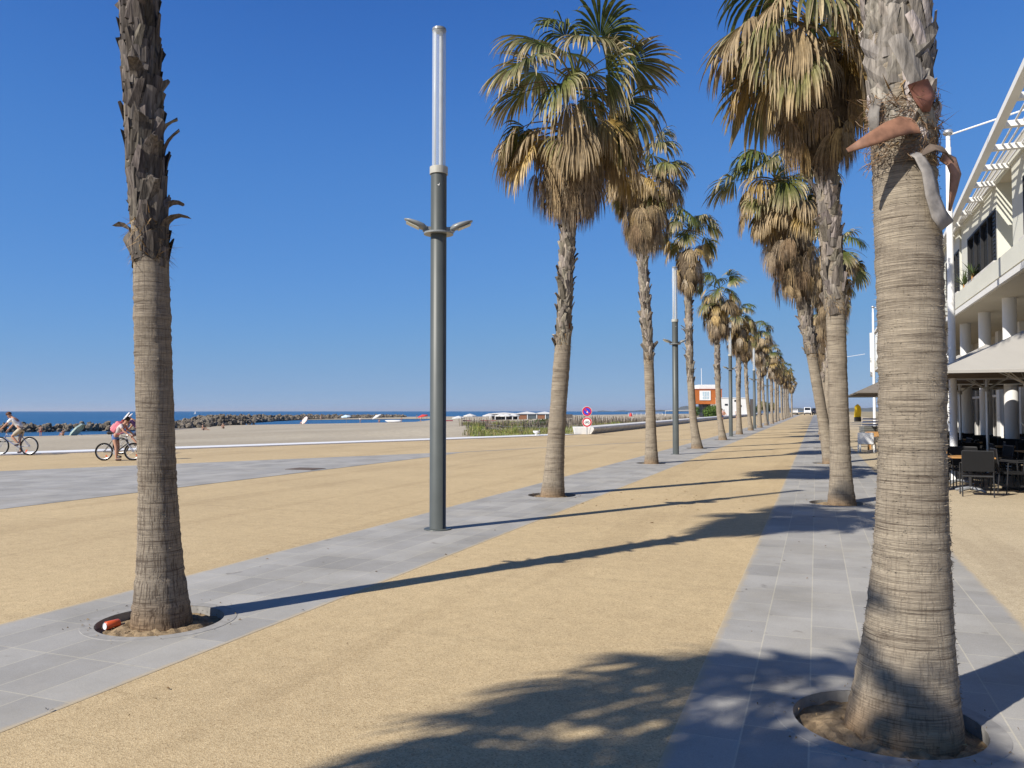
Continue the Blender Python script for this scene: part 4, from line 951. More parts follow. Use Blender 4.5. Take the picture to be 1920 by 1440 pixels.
m = MB(); m.add([(-4, 0, .9), (0, -1.2, .8), (3, -.8, .8), (3, .8, .8), (0, 1.2, .8), (-3, 0, -.2), (2.5, -.5, -.2), (2.5, .5, -.2)], [(0, 1, 4, 0)][:0], [(0, 5, 1), (1, 5, 6), (1, 6, 2), (2, 6, 7), (2, 7, 3), (3, 7, 4), (4, 7, 5), (4, 5, 0), (0, 1, 4), (1, 2, 4), (2, 3, 4)]); m.build('hull', M['white'], sb)
m = MB(); m.add([(-2.5, 0, 1.4), (1.6, 0, 1.4), (-.2, .05, 9), (-.2, -.05, 9)], None, [(0, 1, 2), (0, 3, 1)]); m.tube([(-.2, 0, .7), (-.2, 0, 9.4)], .08, 5); m.build('sail', M['white'], sb)
kb = empty('kayak', (-101, 180, -1.15), YAW + .1, 'pale boat hull lying on the sand by the red parasol', 'boat')
MB().tube([(-2.2, 0, .45), (-1.4, 0, .3), (0, 0, .25), (1.4, 0, .3), (2.2, 0, .45)], [.05, .3, .36, .3, .05], 10).build('hull', M['white'], kb, smooth=True)

# ------------------------------------------------------------------ terrace building
tb = empty('terrace_building', (0, 0, 0), 0, 'long cream seafront building with balcony, slatted white canopy and white columns', 'building')
Y0, Y1, BX = 9.0, 73.5, 5.5
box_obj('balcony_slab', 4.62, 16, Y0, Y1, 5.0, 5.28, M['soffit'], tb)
m = MB(); m.box(4.60, 4.78, Y0, Y1, 5.282, 5.78); m.build('parapet', M['render'], tb)
m = MB(); m.box(4.54, 4.618, Y0, Y1, 5.03, 5.19); m.build('parapet_lip', M['render_w'], tb)
m = MB(); m.box(4.58, 4.618, Y0, Y1, 5.192, 5.78); m.build('parapet_face', M['render'], tb) if False else None
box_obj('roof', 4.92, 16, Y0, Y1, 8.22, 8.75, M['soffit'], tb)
box_obj('back_wall', 8.2, 8.5, Y0, Y1, 0, 5.0, solid('grey_brown_wall', (.30, .28, .25)), tb)  # even grey-brown, darker than the outer render
cols_y = [26.8 + 3.68 * k for k in range(-4, 13)]
for y in cols_y:
    m = MB(); m.lathe([(.185, 0), (.185, 4.999)], 24, (5.3, y, 0)); m.build('column', M['render_w'], tb, smooth=True)
for k, y in enumerate(cols_y):
    m = MB(); m.box(7.2, 7.28, y + .3, y + 3.38, .05, 4.2); f = m.build('glass_front', M['dark_glass'], tb)
    m = MB()
    for yy in (y + .3, y + 1.9, y + 3.3): m.box(7.12, 7.198, yy, yy + .08, .05, 4.2)
    m.box(7.13, 7.196, y + .3, y + 3.38, 2.3, 2.4); m.build('glass_frame', M['conc'], f)
    MB().box(7.0, 7.6, y - .3, y + .28, 0, 5.0).build('pier', M['render_w'], tb)
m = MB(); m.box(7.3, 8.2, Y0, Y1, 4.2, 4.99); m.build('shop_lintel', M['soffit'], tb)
# upper storey: bays standing out from a recessed wall
m = MB(); m.box(5.62, 9, Y0, Y1, 5.28, 8.22); m.build('recessed_wall', M['render'], tb)
bay0 = 26.1
starts = [bay0 + k * 6.3 for k in range(-2, 8)]
for k, y in enumerate(starts):
    ye = min(y + 4.4 if k != 2 else y + 5.9, Y1)
    m = MB(); m.box(4.90, 5.618, y, ye, 5.282, 6.02); m.box(4.90, 5.618, y, ye, 7.56, 8.218); m.box(4.90, 5.618, y, y + .12, 6.02, 7.56); m.box(4.90, 5.618, ye - 1.2, ye, 6.02, 7.56); m.box(5.3, 5.618, y + .12, ye - 1.2, 6.02, 7.56)
    m.build('bay', M['render'], tb)
    m = MB(); m.box(4.98, 5.0, y + .16, ye - 1.24, 6.06, 7.52); w = m.build('window', M['dark_glass'], tb)
    m = MB(); yy = y + .12
    while yy < ye - 1.2: m.box(4.88, 4.975, yy, yy + .07, 6.02, 7.56); yy += (ye - 1.3 - y - .12) / 4 - .001
    m.box(4.885, 4.974, y + .12, ye - 1.2, 6.02, 6.09); m.box(4.885, 4.974, y + .12, ye - 1.2, 7.49, 7.559); m.build('window_frame', M['dark'], w)
    m = MB()
    for q in range(12): m.box(4.93, 4.97, y + .19, y + .75, 6.12 + q * .115, 6.19 + q * .115)
    m.build('shutter', M['dark'], w)
    m = MB(); m.box(4.80, 4.90, y + .05, ye - 1.1, 5.96, 6.018); m.build('window_sill', M['conc'], w)
# canopy
def cx_out(y): return 3.72 + (y - 17.3) * (4.6 - 3.72) / (34.9 - 17.3) if y < 35 else 4.6 + (y - 35) * .012
m = MB(); ysb = list(np.linspace(Y0, Y1, 24))
for ya, yb in zip(ysb, ysb[1:]):
    V = []
    for y in (ya, yb): x = cx_out(y) if y < 35 else 4.55; V += [(x, y, 8.16), (x + .02, y, 8.36), (x + .20, y, 8.36), (x + .18, y, 8.16)]
    m.add(V, [(0, 1, 5, 4), (1, 2, 6, 5), (2, 3, 7, 6), (3, 0, 4, 7)])
m.build('canopy_beam', M['render_w'], tb)
rd = MB(); yL = 10.1
lys = []
while yL < Y1 - .3: lys.append(yL); yL += 1.78
for y in lys:
    x0 = (cx_out(y) if y < 35 else 4.55) + .17; MB().box(x0, 4.90, y - .05, y + .10, 8.165, 8.30).box(x0, 4.90, y + .101, y + .38, 8.255, 8.30).build('canopy_louvre', M['render_w'], tb)
for f in (.18, .40, .62, .84):
    rd = MB(); P = [((cx_out(y) if y < 35 else 4.55) + .28 + (4.9 - (cx_out(y) if y < 35 else 4.55) - .28) * f, y, 8.29) for y in ysb]; rd.tube(P, .026, 5); rd.build('canopy_rod', M['white'], tb)
m = MB(); m.box(4.86, 4.918, Y0, Y1, 8.19, 8.32); m.build('canopy_inner_beam', M['render'], tb)
m = MB(); m.box(4.3, 4.62, Y1 - .1, Y1 + .12, 4.6, 8.3); m.build('end_fin', M['render_w'], tb)
m = MB()
for y in np.arange(66, 73, 1.0): m.box(4.64, 4.70, y, y + .07, 5.785, 8.1)
m.build('screen_bars', M['white'], tb)
m = MB(); m.box(4.66, 4.68, 66, 73, 5.785, 8.0); m.build('glass_screen', solid('screen_glass', (.22, .30, .38), rough=.15), tb)
def yucca(x, y, z, label, seed):
    rg = np.random.default_rng(seed); e = empty('yucca_plant', (x, y, z), 0, label, 'plant', 'spiky plants behind the parapet'); mb = MB()
    for k in range(46):
        a = rg.uniform(0, 6.28); el = rg.uniform(-.2, 1.4); L = rg.uniform(.4, .75); d = np.array([math.cos(a) * math.cos(el), math.sin(a) * math.cos(el), math.sin(el)]); q = np.array([-math.sin(a), math.cos(a), 0]) * .022; p = np.array([0, 0, .35])
        mb.add([p - q, p + q, p + d * L * .6 + q * .8, p + d * L * .6 - q * .8, p + d * L - (0, 0, .05)], [(0, 1, 2, 3)], [(3, 2, 4)], np.array([.07, .10, .035]) * rg.uniform(.6, 1.4))
    mb.build('leaves', vcol('yucca_leaf_%d' % seed, .5, .3), e); MB().tube([(0, 0, -.35), (0, 0, .4)], .05, 6).build('stem', M['wood'], e)
    MB().lathe([(.0, -.5), (.14, -.5), (.19, -.12), (.15, -.12)], 14).build('pot', solid('clay_pot', (.3, .14, .08)), e)
yucca(4.84, 29.6, 5.79, 'spiky yucca behind the parapet beside the flagpole, nearer one', 3); yucca(4.84, 31.2, 5.68, 'spiky yucca behind the parapet beside the flagpole, farther one', 4)

def flagpole(x, y, h, lab, arm=(1.0, .55)):
    e = empty('flagpole', (x, y, 0), 0, lab, 'flagpole', 'white flagpoles along the terrace')
    MB().lathe([(.15, 0), (.15, .02), (.088, .04), (.083, h * .45), (.062, h - .35), (.05, h - .34), (.05, h)], 20).build('pole', M['white'], e, smooth=True)
    MB().lathe([(0, h + .1), (.09, h + .08), (.12, h + .02), (.1, h - .03), (0, h - .03)], 16).build('pole_cap', M['alu'], e, smooth=True)
    d = np.array([math.cos(arm[1]), math.sin(arm[1]), 0]); MB().tube([(0, 0, h - .05), tuple(d * 2.0 + (0, 0, h + .25))], .022, 8).build('flag_arm', M['white'], e)
    return e
flagpole(3.10, 21.85, 8.5, 'nearest white flagpole with a bare flag arm, beside the taupe parasols', (1, R_(-20)))
flagpole(3.55, 57.0, 8.5, 'farther white flagpole with a bare arm, at the end of the building', (1, R_(-10)))
flagpole(2.9, 92.0, 7.5, 'farthest white flagpole, a thin stub right of the second right palm', (1, 0))

# ------------------------------------------------------------------ terrace parasols and furniture
def make_terrace_parasol():
    e = empty('terrace_parasol'); s, ze, za = 1.95, 2.50, 3.45; m = MB(); N = 8; V = []
    for i in range(N + 1):
        t = i / N; z = za + (ze - za) * (t ** .92); 
        for sx, sy in ((-1, -1), (1, -1), (1, 1), (-1, 1)): V.append((sx * s * t, sy * s * t, z - (.0)))
    Q = [(i * 4 + k, (i + 1) * 4 + k, (i + 1) * 4 + (k + 1) % 4, i * 4 + (k + 1) % 4) for i in range(N) for k in range(4)]
    m.add(V, Q); n0 = N * 4; c = [V[n0 + k] for k in range(4)]; m.add(c + [(x, y, z - .055) for x, y, z in c], [(k, (k + 1) % 4, 4 + (k + 1) % 4, 4 + k) for k in range(4)])
    m.build('canopy', M['fabric'], e)
    m = MB(); m.add([(x * .99, y * .99, z - .02) for x, y, z in V], Q); m.build('underside_shade', solid('underside_shade_brown', (.13, .105, .08), rough=.9), e)  # added dark sheet under the canopy; underside shade put into its colour
    MB().tube([(0, 0, .05), (0, 0, 3.4)], .038, 12).build('pole', M['alu'], e)
    m = MB(); hub = np.array([0, 0, 2.25])
    for k in range(8):
        a = k * math.pi / 4; L = s * (1.40 if k % 2 else 1.0) * (.98); tip = np.array([math.cos(a) * L, math.sin(a) * L, ze - .03]); top = np.array([0, 0, za - .06]); mid = top + (tip - top) * .5 - np.array([0, 0, .03])
        m.tube([top - (0, 0, .03), mid - (0, 0, .03), tip - (0, 0, .02)], .018, 5); m.tube([hub, mid], .014, 5)
    m.tube([(0, 0, 2.2), (0, 0, 2.32)], .07, 10); m.build('ribs', solid('parasol_rib', (.42, .41, .38), rough=.5), e)
    m = MB()
    for a in (0, math.pi / 2): m.box(-.5, .5, -.05, .05, 0.004, .06, M=Matrix.Rotation(a, 4, 'Z')) if a == 0 else m.box(-.05, .05, -.5, .5, .006, .062)
    m.build('parasol_foot', M['dark'], e); return e
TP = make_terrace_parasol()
tlab = ['nearest taupe terrace parasol, cut by the right edge of the picture', 'second taupe terrace parasol, its pole rising behind the near chair', 'third taupe terrace parasol, behind the flagpole', 'fourth taupe terrace parasol, under the balcony', 'farther shade-darkened parasol left of the near trunk, front one', 'farther shade-darkened parasol left of the near trunk, rear one', 'farthest shade-darkened terrace parasol']
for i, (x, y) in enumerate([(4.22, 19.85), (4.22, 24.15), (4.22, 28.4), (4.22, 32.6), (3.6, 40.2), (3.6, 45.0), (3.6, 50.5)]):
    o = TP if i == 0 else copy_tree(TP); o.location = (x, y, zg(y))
    if i in (4, 5, 6):
        cn = [c for c in o.children if c.name.startswith('canopy')][0]; cn.data = cn.data.copy(); cn.data.materials[0] = solid('shaded_parasol_fabric', (.17, .15, .13), rough=.9)  # darker copy of the canopy fabric, with shade put into its colour
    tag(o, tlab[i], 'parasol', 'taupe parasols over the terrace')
def make_chair():
    e = empty('terrace_chair'); m = MB()
    # frame: tubes for legs and arms, seat and back slings between
    for s in (-.27, .27):
        m.tube([(s, -.26, 0), (s, -.22, .43), (s, -.27, .9)], .013, 6)
        m.tube([(s, .26, 0), (s, .22, .64), (s, .0, .655), (s, -.24, .66)], .013, 6)
    m.tube([(-.27, -.27, .9), (.27, -.27, .9)], .013, 6); m.tube([(-.27, .22, .42), (.27, .22, .42)], .013, 6); m.tube([(-.27, -.22, .40), (.27, -.22, .40)], .018, 6)
    m.build('chair_frame', solid('grey_tube', (.028, .028, .03), rough=.4), e)
    m = MB(); m.box(-.255, .255, -.225, .24, .405, .43); m.build('seat', M['sling'], e)
    m = MB(); V = [(-.26, -.235, .5), (.26, -.235, .5), (.26, -.27, .9), (-.26, -.27, .9)]; m.add(V + [(x, y - .015, z) for x, y, z in V], [(0, 1, 2, 3), (7, 6, 5, 4), (0, 4, 5, 1), (1, 5, 6, 2), (2, 6, 7, 3), (3, 7, 4, 0)]); m.build('backrest', M['sling'], e)
    return e
def make_table():
    e = empty('terrace_table'); o = MB().box(-.40, .40, -.40, .40, .715, .745).build('tabletop', M['wood'], e); bevel(o, .005)
    MB().tube([(0, 0, .05), (0, 0, .715)], .035, 10).build('pedestal', M['dark'], e)
    m = MB()
    for a in (0, 1, 2, 3):
        b = a * math.pi / 2 + math.pi / 4; m.tube([(0, 0, .09), (.22 * math.cos(b), .22 * math.sin(b), .06), (.34 * math.cos(b), .34 * math.sin(b), .025)], [.035, .028, .025], 6)
    m.build('table_foot', solid('cast_metal', (.25, .26, .27), rough=.4), e); return e
CH, TBL = make_chair(), make_table()
rg = np.random.default_rng(44); first = [True, True]
spots = [(3.0, 19.05), (4.55, 19.3), (6.0, 19.2), (3.4, 23.4), (4.9, 22.0), (4.9, 24.7), (3.2, 26.2), (4.8, 27.4), (6.3, 22.5), (6.3, 25.2), (3.3, 29.0), (4.9, 30.2), (3.4, 31.8), (4.6, 33.2), (6.2, 28.2), (6.9, 20.6), (5.9, 20.9), (3.1, 21.0), (6.4, 30.4), (3.1, 24.6), (6.6, 23.9)]
for i, (x, y) in enumerate(spots):
    o = TBL if i == 0 else copy_tree(TBL); o.location = (x, y, zg(y) + .0); o.rotation_euler.z = 0 if i == 0 else rg.normal(0, .06)
    tag(o, 'nearest wooden terrace table, its cross foot showing under the near chair' if i == 0 else 'wooden topped pedestal table in the shade of the terrace parasols', 'table', 'terrace tables')
    for j, (dx, dy, rz) in enumerate([(0, -.78, 0), (0, .74, math.pi), (-.72, 0, -math.pi / 2), (.72, 0, math.pi / 2)]):
        if i == 0 and j == 2: continue
        c = CH if (i == 0 and j == 0) else copy_tree(CH)
        if i == 0 and j == 0: c.location = (x - .02, y - .80, zg(y)); c.rotation_euler.z = -.06
        else: c.location = (x + dx * rg.uniform(.9, 1.15), y + dy * rg.uniform(.9, 1.15), zg(y)); c.rotation_euler.z = rz + rg.normal(0, .18)
        lab = {(0, 0): 'nearest dark sling chair with its back to us at the terrace edge', (0, 1): 'dark chair across the nearest terrace table', (0, 3): 'dark chair at the right side of the nearest terrace table'}.get((i, j), 'dark sling chair at a shaded terrace table under the parasols')
        tag(c, lab, 'chair', 'dark terrace chairs')
wc = empty('white_armchair', (1.9, 35.3, zg(35)), R_(-10), 'white armchair with its back to us beyond the second right palm', 'armchair')
m = MB(); m.box(-.30, .30, -.33, -.27, .34, .80); bevel(m.build('backrest', M['white'], wc), .02)
m = MB(); m.box(-.30, .30, -.26, .32, .32, .42); bevel(m.build('seat', M['white'], wc), .02)
for sx in (-.31, .27):
    m = MB(); m.box(sx, sx + .05, -.26, .32, .42, .62); m.build('armrest', M['white'], wc)
    for yy in (-.32, .28): m = MB(); m.box(sx, sx + .05, yy, yy + .05, 0, .32); m.build('leg', M['white'], wc)
wt = empty('wooden_table', (2.9, 37.5, zg(37)), R_(-8), 'orange wooden slatted table behind the white armchair', 'table')
m = MB()
for k in range(9): m.box(-.9, .9, -.5 + k * .112, -.5 + k * .112 + .1, .74, .77)
m.build('tabletop', M['wood'], wt); m = MB(); m.box(-.85, .85, -.5, -.46, .56, .735); m.box(-.85, .85, .44, .48, .56, .735); m.build('apron', M['wood'], wt)
for sx in (-.82, .75):
    for yy in (-.45, .38): m = MB(); m.box(sx, sx + .07, yy, yy + .07, 0, .56); m.build('leg', M['wood'], wt)
ya = empty('advertising_board', (2.85, 64, zg(64) + .80), YAW, 'yellow round topped upright board left of the farther flagpole', 'board')
ya.scale = (.68, .68, .68)
m = MB(); pr = [(-.35, 0), (.3, 0), (.36, .7), (.28, 1.15), (.02, 1.4), (-.26, 1.2), (-.3, .7)]; n = len(pr)
m.add([(x, -.12, z + .5) for x, z in pr] + [(x, .12, z + .5) for x, z in pr], [(k, (k + 1) % n, n + (k + 1) % n, n + k) for k in range(n)], [(0, k, k + 1) for k in range(1, n - 1)] + [(n, n + k + 1, n + k) for k in range(1, n - 1)])
m.build('panel', solid('yellow_plastic', (.75, .50, .02), rough=.4), ya); MB().box(-.3, .3, -.2, .2, 0, .5).build('stand', M['dark'], ya)
for k in range(6):
    e = empty('deckchair', (3.45, 52, zg(52) + .25 + k * .17), YAW + .1, ['folded deckchair at the bottom of the blue and white stack', 'folded deckchair second from the bottom of the blue and white stack', 'folded deckchair third from the bottom of the blue and white stack', 'folded deckchair fourth from the bottom of the blue and white stack', 'folded deckchair just below the top of the blue and white stack', 'folded deckchair on top of the blue and white stack'][k], 'deckchair', 'stack of folded deckchairs')
    m = MB(); m.box(-.55, .55, -.9, .9, .0, .05); m.build('deckchair_frame', M['white'], e)
    m = MB(); m.box(-.5, .5, -.85, .85, .051, .09); m.build('sling', solid('blue_fabric', (.10, .2, .42)) if k % 2 == 0 else solid('dark_blue_fabric', (.04, .07, .18)), e)
st = empty('low_platform', (3.45, 52, zg(52)), YAW + .1, 'low wooden platform under the stack of deckchairs', 'platform'); MB().box(-.7, .7, -1, 1, 0, .25).build('deck', M['conc'], st)
bk = empty('wicker_planter', (2.75, 46.2, zg(46)), YAW, 'grey slatted planter box behind the wooden table', 'planter')
m = MB(); [m.box(-.55, .55, -.3, .3, .05 + q * .115, .15 + q * .115) for q in range(7)]; m.build('planter_box', solid('grey_slats', (.16, .16, .15)), bk)
m = MB(); m.box(-.5, .5, -.26, .26, .0, .84); m.build('liner', M['dark'], bk)

# ------------------------------------------------------------------ vehicles far down the promenade
def van(x, y, rz, body, label, w=1.0, h=1.15):
    e = empty('parked_van', (x, y, zg(y)), rz, label, 'van'); m = MB()
    prof = [(0, .35), (0, 1.05), (.75, 1.2), (1.45, 2.0 * h), (4.7, 2.05 * h), (4.85, 1.2), (4.85, .35)]; n = len(prof)     # length runs along +Y
    V = []
    for s in (-1, 1):
        for (yy, z) in prof: V.append((s * w * (1 if z < 1.4 else .9), yy, z))
    m.add(V, [(k, (k + 1) % n, n + (k + 1) % n, n + k) for k in range(n)], [(0, k + 1, k) for k in range(1, n - 1)] + [(n, n + k, n + k + 1) for k in range(1, n - 1)])
    bevel(m.build('body', body, e), .06)
    m = MB(); d = np.array([0, .70, .8]); p0 = np.array([0, .80, 1.30]); p1 = np.array([0, 1.36, 1.9 * h]); o = np.array([0, -.03, .02])
    m.add([p0 + o + (-.82 * w, 0, 0), p0 + o + (.82 * w, 0, 0), p1 + o + (.76 * w, 0, 0), p1 + o + (-.76 * w, 0, 0)], [(0, 1, 2, 3)]); m.build('windscreen', M['dark_glass'], e)
    MB().box(-.95 * w, .95 * w, -.06, .05, .3, .62).build('bumper', M['dark'], e); MB().box(-.5 * w, .5 * w, -.02, .02, .78, .88).build('grille', M['dark'], e)
    for s in (-.78, .62): MB().box(s * w, s * w + .2, -.02, .03, .8, .98).build('headlight', M['lens'], e)
    for s in (-1, 1):
        for yy in (.85, 3.9):
            wh = MB().tube([(s * (w - .2), yy, .33), (s * (w + .01), yy, .33)], .33, 16).build('wheel', M['rubber'], e)
            MB().tube([(s * (w + .01), yy, .33), (s * (w + .02), yy, .33)], .18, 12).build('rim', M['alu'], wh)
        MB().box(s * w + (0 if s > 0 else -.2), s * w + (.2 if s > 0 else 0), 1.0, 1.08, 1.3, 1.5).build('mirror', M['dark'], e)
    return e
van(-2.25, 236, 0.02, M['white'], 'white van facing us at the far end of the promenade', .90, 1.05)
van(-.2, 240, 0.02, solid('dark_paint', (.04, .04, .06), rough=.3), 'dark van parked beside the white van far away', .86, .95)
van(-5.6, 238, 0.05, M['white'], 'white vehicle partly hidden by the farthest left trunks', .85, .8)

# ------------------------------------------------------------------ people and bicycles
def skin_obj(name, verts, edges, mat, parent, sub=2, root=0):
    me = bpy.data.meshes.new(name); me.from_pydata([v[:3] for v in verts], edges, []); me.materials.append(mat)
    o = bpy.data.objects.new(name, me); COL.objects.link(o); o.parent = parent
    sk = o.modifiers.new('skin', 'SKIN'); sk.use_smooth_shade = True
    if not me.skin_vertices: 
        bpy.context.view_layer.objects.active = o
    for i, v in enumerate(verts):
        d = me.skin_vertices[0].data[i]; r = v[3]; d.radius = (r, r) if np.isscalar(r) else r; d.use_root = (i == root)
    ss = o.modifiers.new('sub', 'SUBSURF'); ss.levels = sub; ss.render_levels = sub
    return o
class Sk:
    def __init__(s): s.v = []; s.e = []
    def add(s, p, r, to=None):
        s.v.append((p[0], p[1], p[2], r)); i = len(s.v) - 1
        if to is not None: s.e.append((to, i))
        return i
    def chain(s, pts, to=None):
        for p, r in pts: to = s.add(p, r, to)
        return to
def hand(sk, wrist, i_w, d, side, k=1.0):
    d = np.array(d, float); d /= np.linalg.norm(d); s = np.array(side, float); s -= d * (s @ d); s /= np.linalg.norm(s); u = np.cross(d, s)
    palm = sk.add(np.array(wrist) + d * .05 * k, .026 * k, i_w)
    for f, L in zip((-1.5, -.5, .5, 1.5), (.065, .08, .085, .07)):
        b = np.array(wrist) + d * .085 * k + s * f * .019 * k
        sk.chain([(b, .010 * k), (b + d * L * .5 * k - u * .02 * k, .009 * k), (b + d * L * .7 * k - u * .05 * k, .008 * k)], palm)
    t = np.array(wrist) + d * .04 * k + s * .035 * k; sk.chain([(t, .011 * k), (t + d * .035 * k + s * .012 * k - u * .02 * k, .009 * k)], palm)
def person(loc, rz, J, k, label, top, bottom, hair=None, cat='person', shoes=None, group=None, longhair=0, bare_top=False):
    """J: joint positions (x forward, y left, z up). One continuous body; clothing and hair are children."""
    e = empty('person', loc, rz, label, 'person', group); A = {n: np.array(p, float) * k for n, p in J.items()}
    s = Sk(); pel = s.add(A['pelvis'], (.13 * k, .105 * k))
    ch = A['chest']; mid = (A['pelvis'] + ch) / 2
    c = s.chain([(mid, (.115 * k, .09 * k)), (ch, (.135 * k, .10 * k))], pel); nk = s.chain([(A['neck'], .05 * k)], c)
    hd = A['head']; upv = nrm(hd - A['neck']); fw = np.array(J.get('face', (1, 0, 0)), float); fw = nrm(fw - upv * (fw @ upv))
    s.chain([(hd - upv * .06 * k + fw * .01 * k, (.062 * k, .07 * k)), (hd + upv * .02 * k, (.078 * k, .092 * k)), (hd + upv * .09 * k, (.062 * k, .07 * k))], nk)
    side = nrm(np.cross(upv, fw))
    for sd in ('l', 'r'):
        m = 1 if sd == 'l' else -1
        sh, el, wr = A['sh_' + sd], A['el_' + sd], A['wr_' + sd]
        w = s.chain([(sh, .052 * k), ((sh + el) / 2, .045 * k), (el, .037 * k), ((el + wr) / 2, .035 * k), (wr, .025 * k)], c)
        hand(s, wr, w, wr - el, np.cross(wr - el, (0, 0, 1)) * m, k)
        hp, kn, an = A['hip_' + sd], A['kn_' + sd], A['an_' + sd]; ft = A.get('toe_' + sd, an + np.array([.17 * k, 0, -.04 * k]))
        s.chain([(hp, .085 * k), ((hp + kn) / 2, .072 * k), (kn, .055 * k), ((kn * .6 + an * .4), .054 * k), (an, .036 * k), ((an + ft) / 2 - np.array([0, 0, .012 * k]), .036 * k), (ft, .028 * k)], pel)
    skin_obj('body', s.v, s.e, M['skin'], e)
    # face
    m = MB()
    for q in (-1, 1):
        ey = hd + fw * .088 * k + side * q * .032 * k; m.tube([ey - fw * .012 * k, ey + fw * .004 * k], .011 * k, 8)
    f = m.build('eyes', M['dark'], e)
    m = MB(); p = hd + fw * .088 * k - upv * .015 * k; m.tube([p + upv * .03 * k, p + fw * .022 * k - upv * .012 * k, p - upv * .02 * k], [.006 * k, .012 * k, .008 * k], 6)
    for q in (-1, 1):
        er = hd + side * q * .082 * k; m.tube([er - side * q * .01 * k, er + side * q * .016 * k], [.02 * k, .026 * k], 8)
    m.build('nose_and_ears', M['skin'], e); p = hd + fw * .086 * k - upv * .06 * k
    MB().tube([p - side * .02 * k, p + side * .02 * k], .006 * k, 6).build('mouth', solid('lips', (.32, .1, .08)), e)
    # hair
    hm = MB(); V = []; nu, nv_ = 12, 8
    for i in range(nv_ + 1):
        for j in range(nu):
            ph = (i / nv_) * 1.75; a = 2 * math.pi * j / nu; d = upv * math.cos(ph) + (fw * math.cos(a) + side * math.sin(a)) * math.sin(ph)
            rr = .108 * k * (1 - .25 * max(0, math.cos(a)) * (ph > .9)); V.append(hd + upv * .045 * k - fw * .012 * k + d * rr * (1.04 if i % 2 else .99))
    hm.add(V, [(i * nu + j, i * nu + (j + 1) % nu, (i + 1) * nu + (j + 1) % nu, (i + 1) * nu + j) for i in range(nv_) for j in range(nu)])
    if longhair: hm.tube([hd - fw * .09 * k, hd - fw * .13 * k - upv * .1 * k, hd - fw * .12 * k - np.array([0, 0, longhair])], [.04 * k, .035 * k, .012 * k], 7)
    hm.build('hair', hair or M['hair'], e, smooth=True)
    if not bare_top:
        s = Sk(); a0 = s.add(A['pelvis'] * .8 + mid * .2, (.142 * k, .115 * k)); c = s.chain([(mid, (.135 * k, .11 * k)), (ch, (.152 * k, .118 * k)), (ch * .45 + A['neck'] * .55, .07 * k)], a0)
        for sd in 'lr': s.chain([(A['sh_' + sd], .068 * k), (A['sh_' + sd] * .45 + A['el_' + sd] * .55, .058 * k)], c - 1)
        skin_obj('shirt', s.v, s.e, top, e)
    s = Sk(); a0 = s.add(A['pelvis'] * .85 + mid * .15, (.143 * k, .118 * k)); a1 = s.chain([(A['pelvis'], (.145 * k, .12 * k))], a0)
    lenf = J.get('shorts', .55)
    for sd in 'lr': hp, kn = A['hip_' + sd], A['kn_' + sd]; s.chain([(hp, .102 * k), (hp * (1 - lenf) + kn * lenf, .088 * k)], a1)
    skin_obj('shorts', s.v, s.e, bottom, e)
    if shoes:
        for sd in 'lr':
            an = A['an_' + sd]; ft = A.get('toe_' + sd, an + np.array([.17 * k, 0, -.04 * k])); s = Sk(); s.chain([(an - np.array([.03 * k, 0, .03 * k]), .045 * k), ((an + ft) / 2 - (0, 0, .012 * k), .046 * k), (ft, .038 * k)])
            skin_obj('shoe', s.v, s.e, shoes, e)
    return e

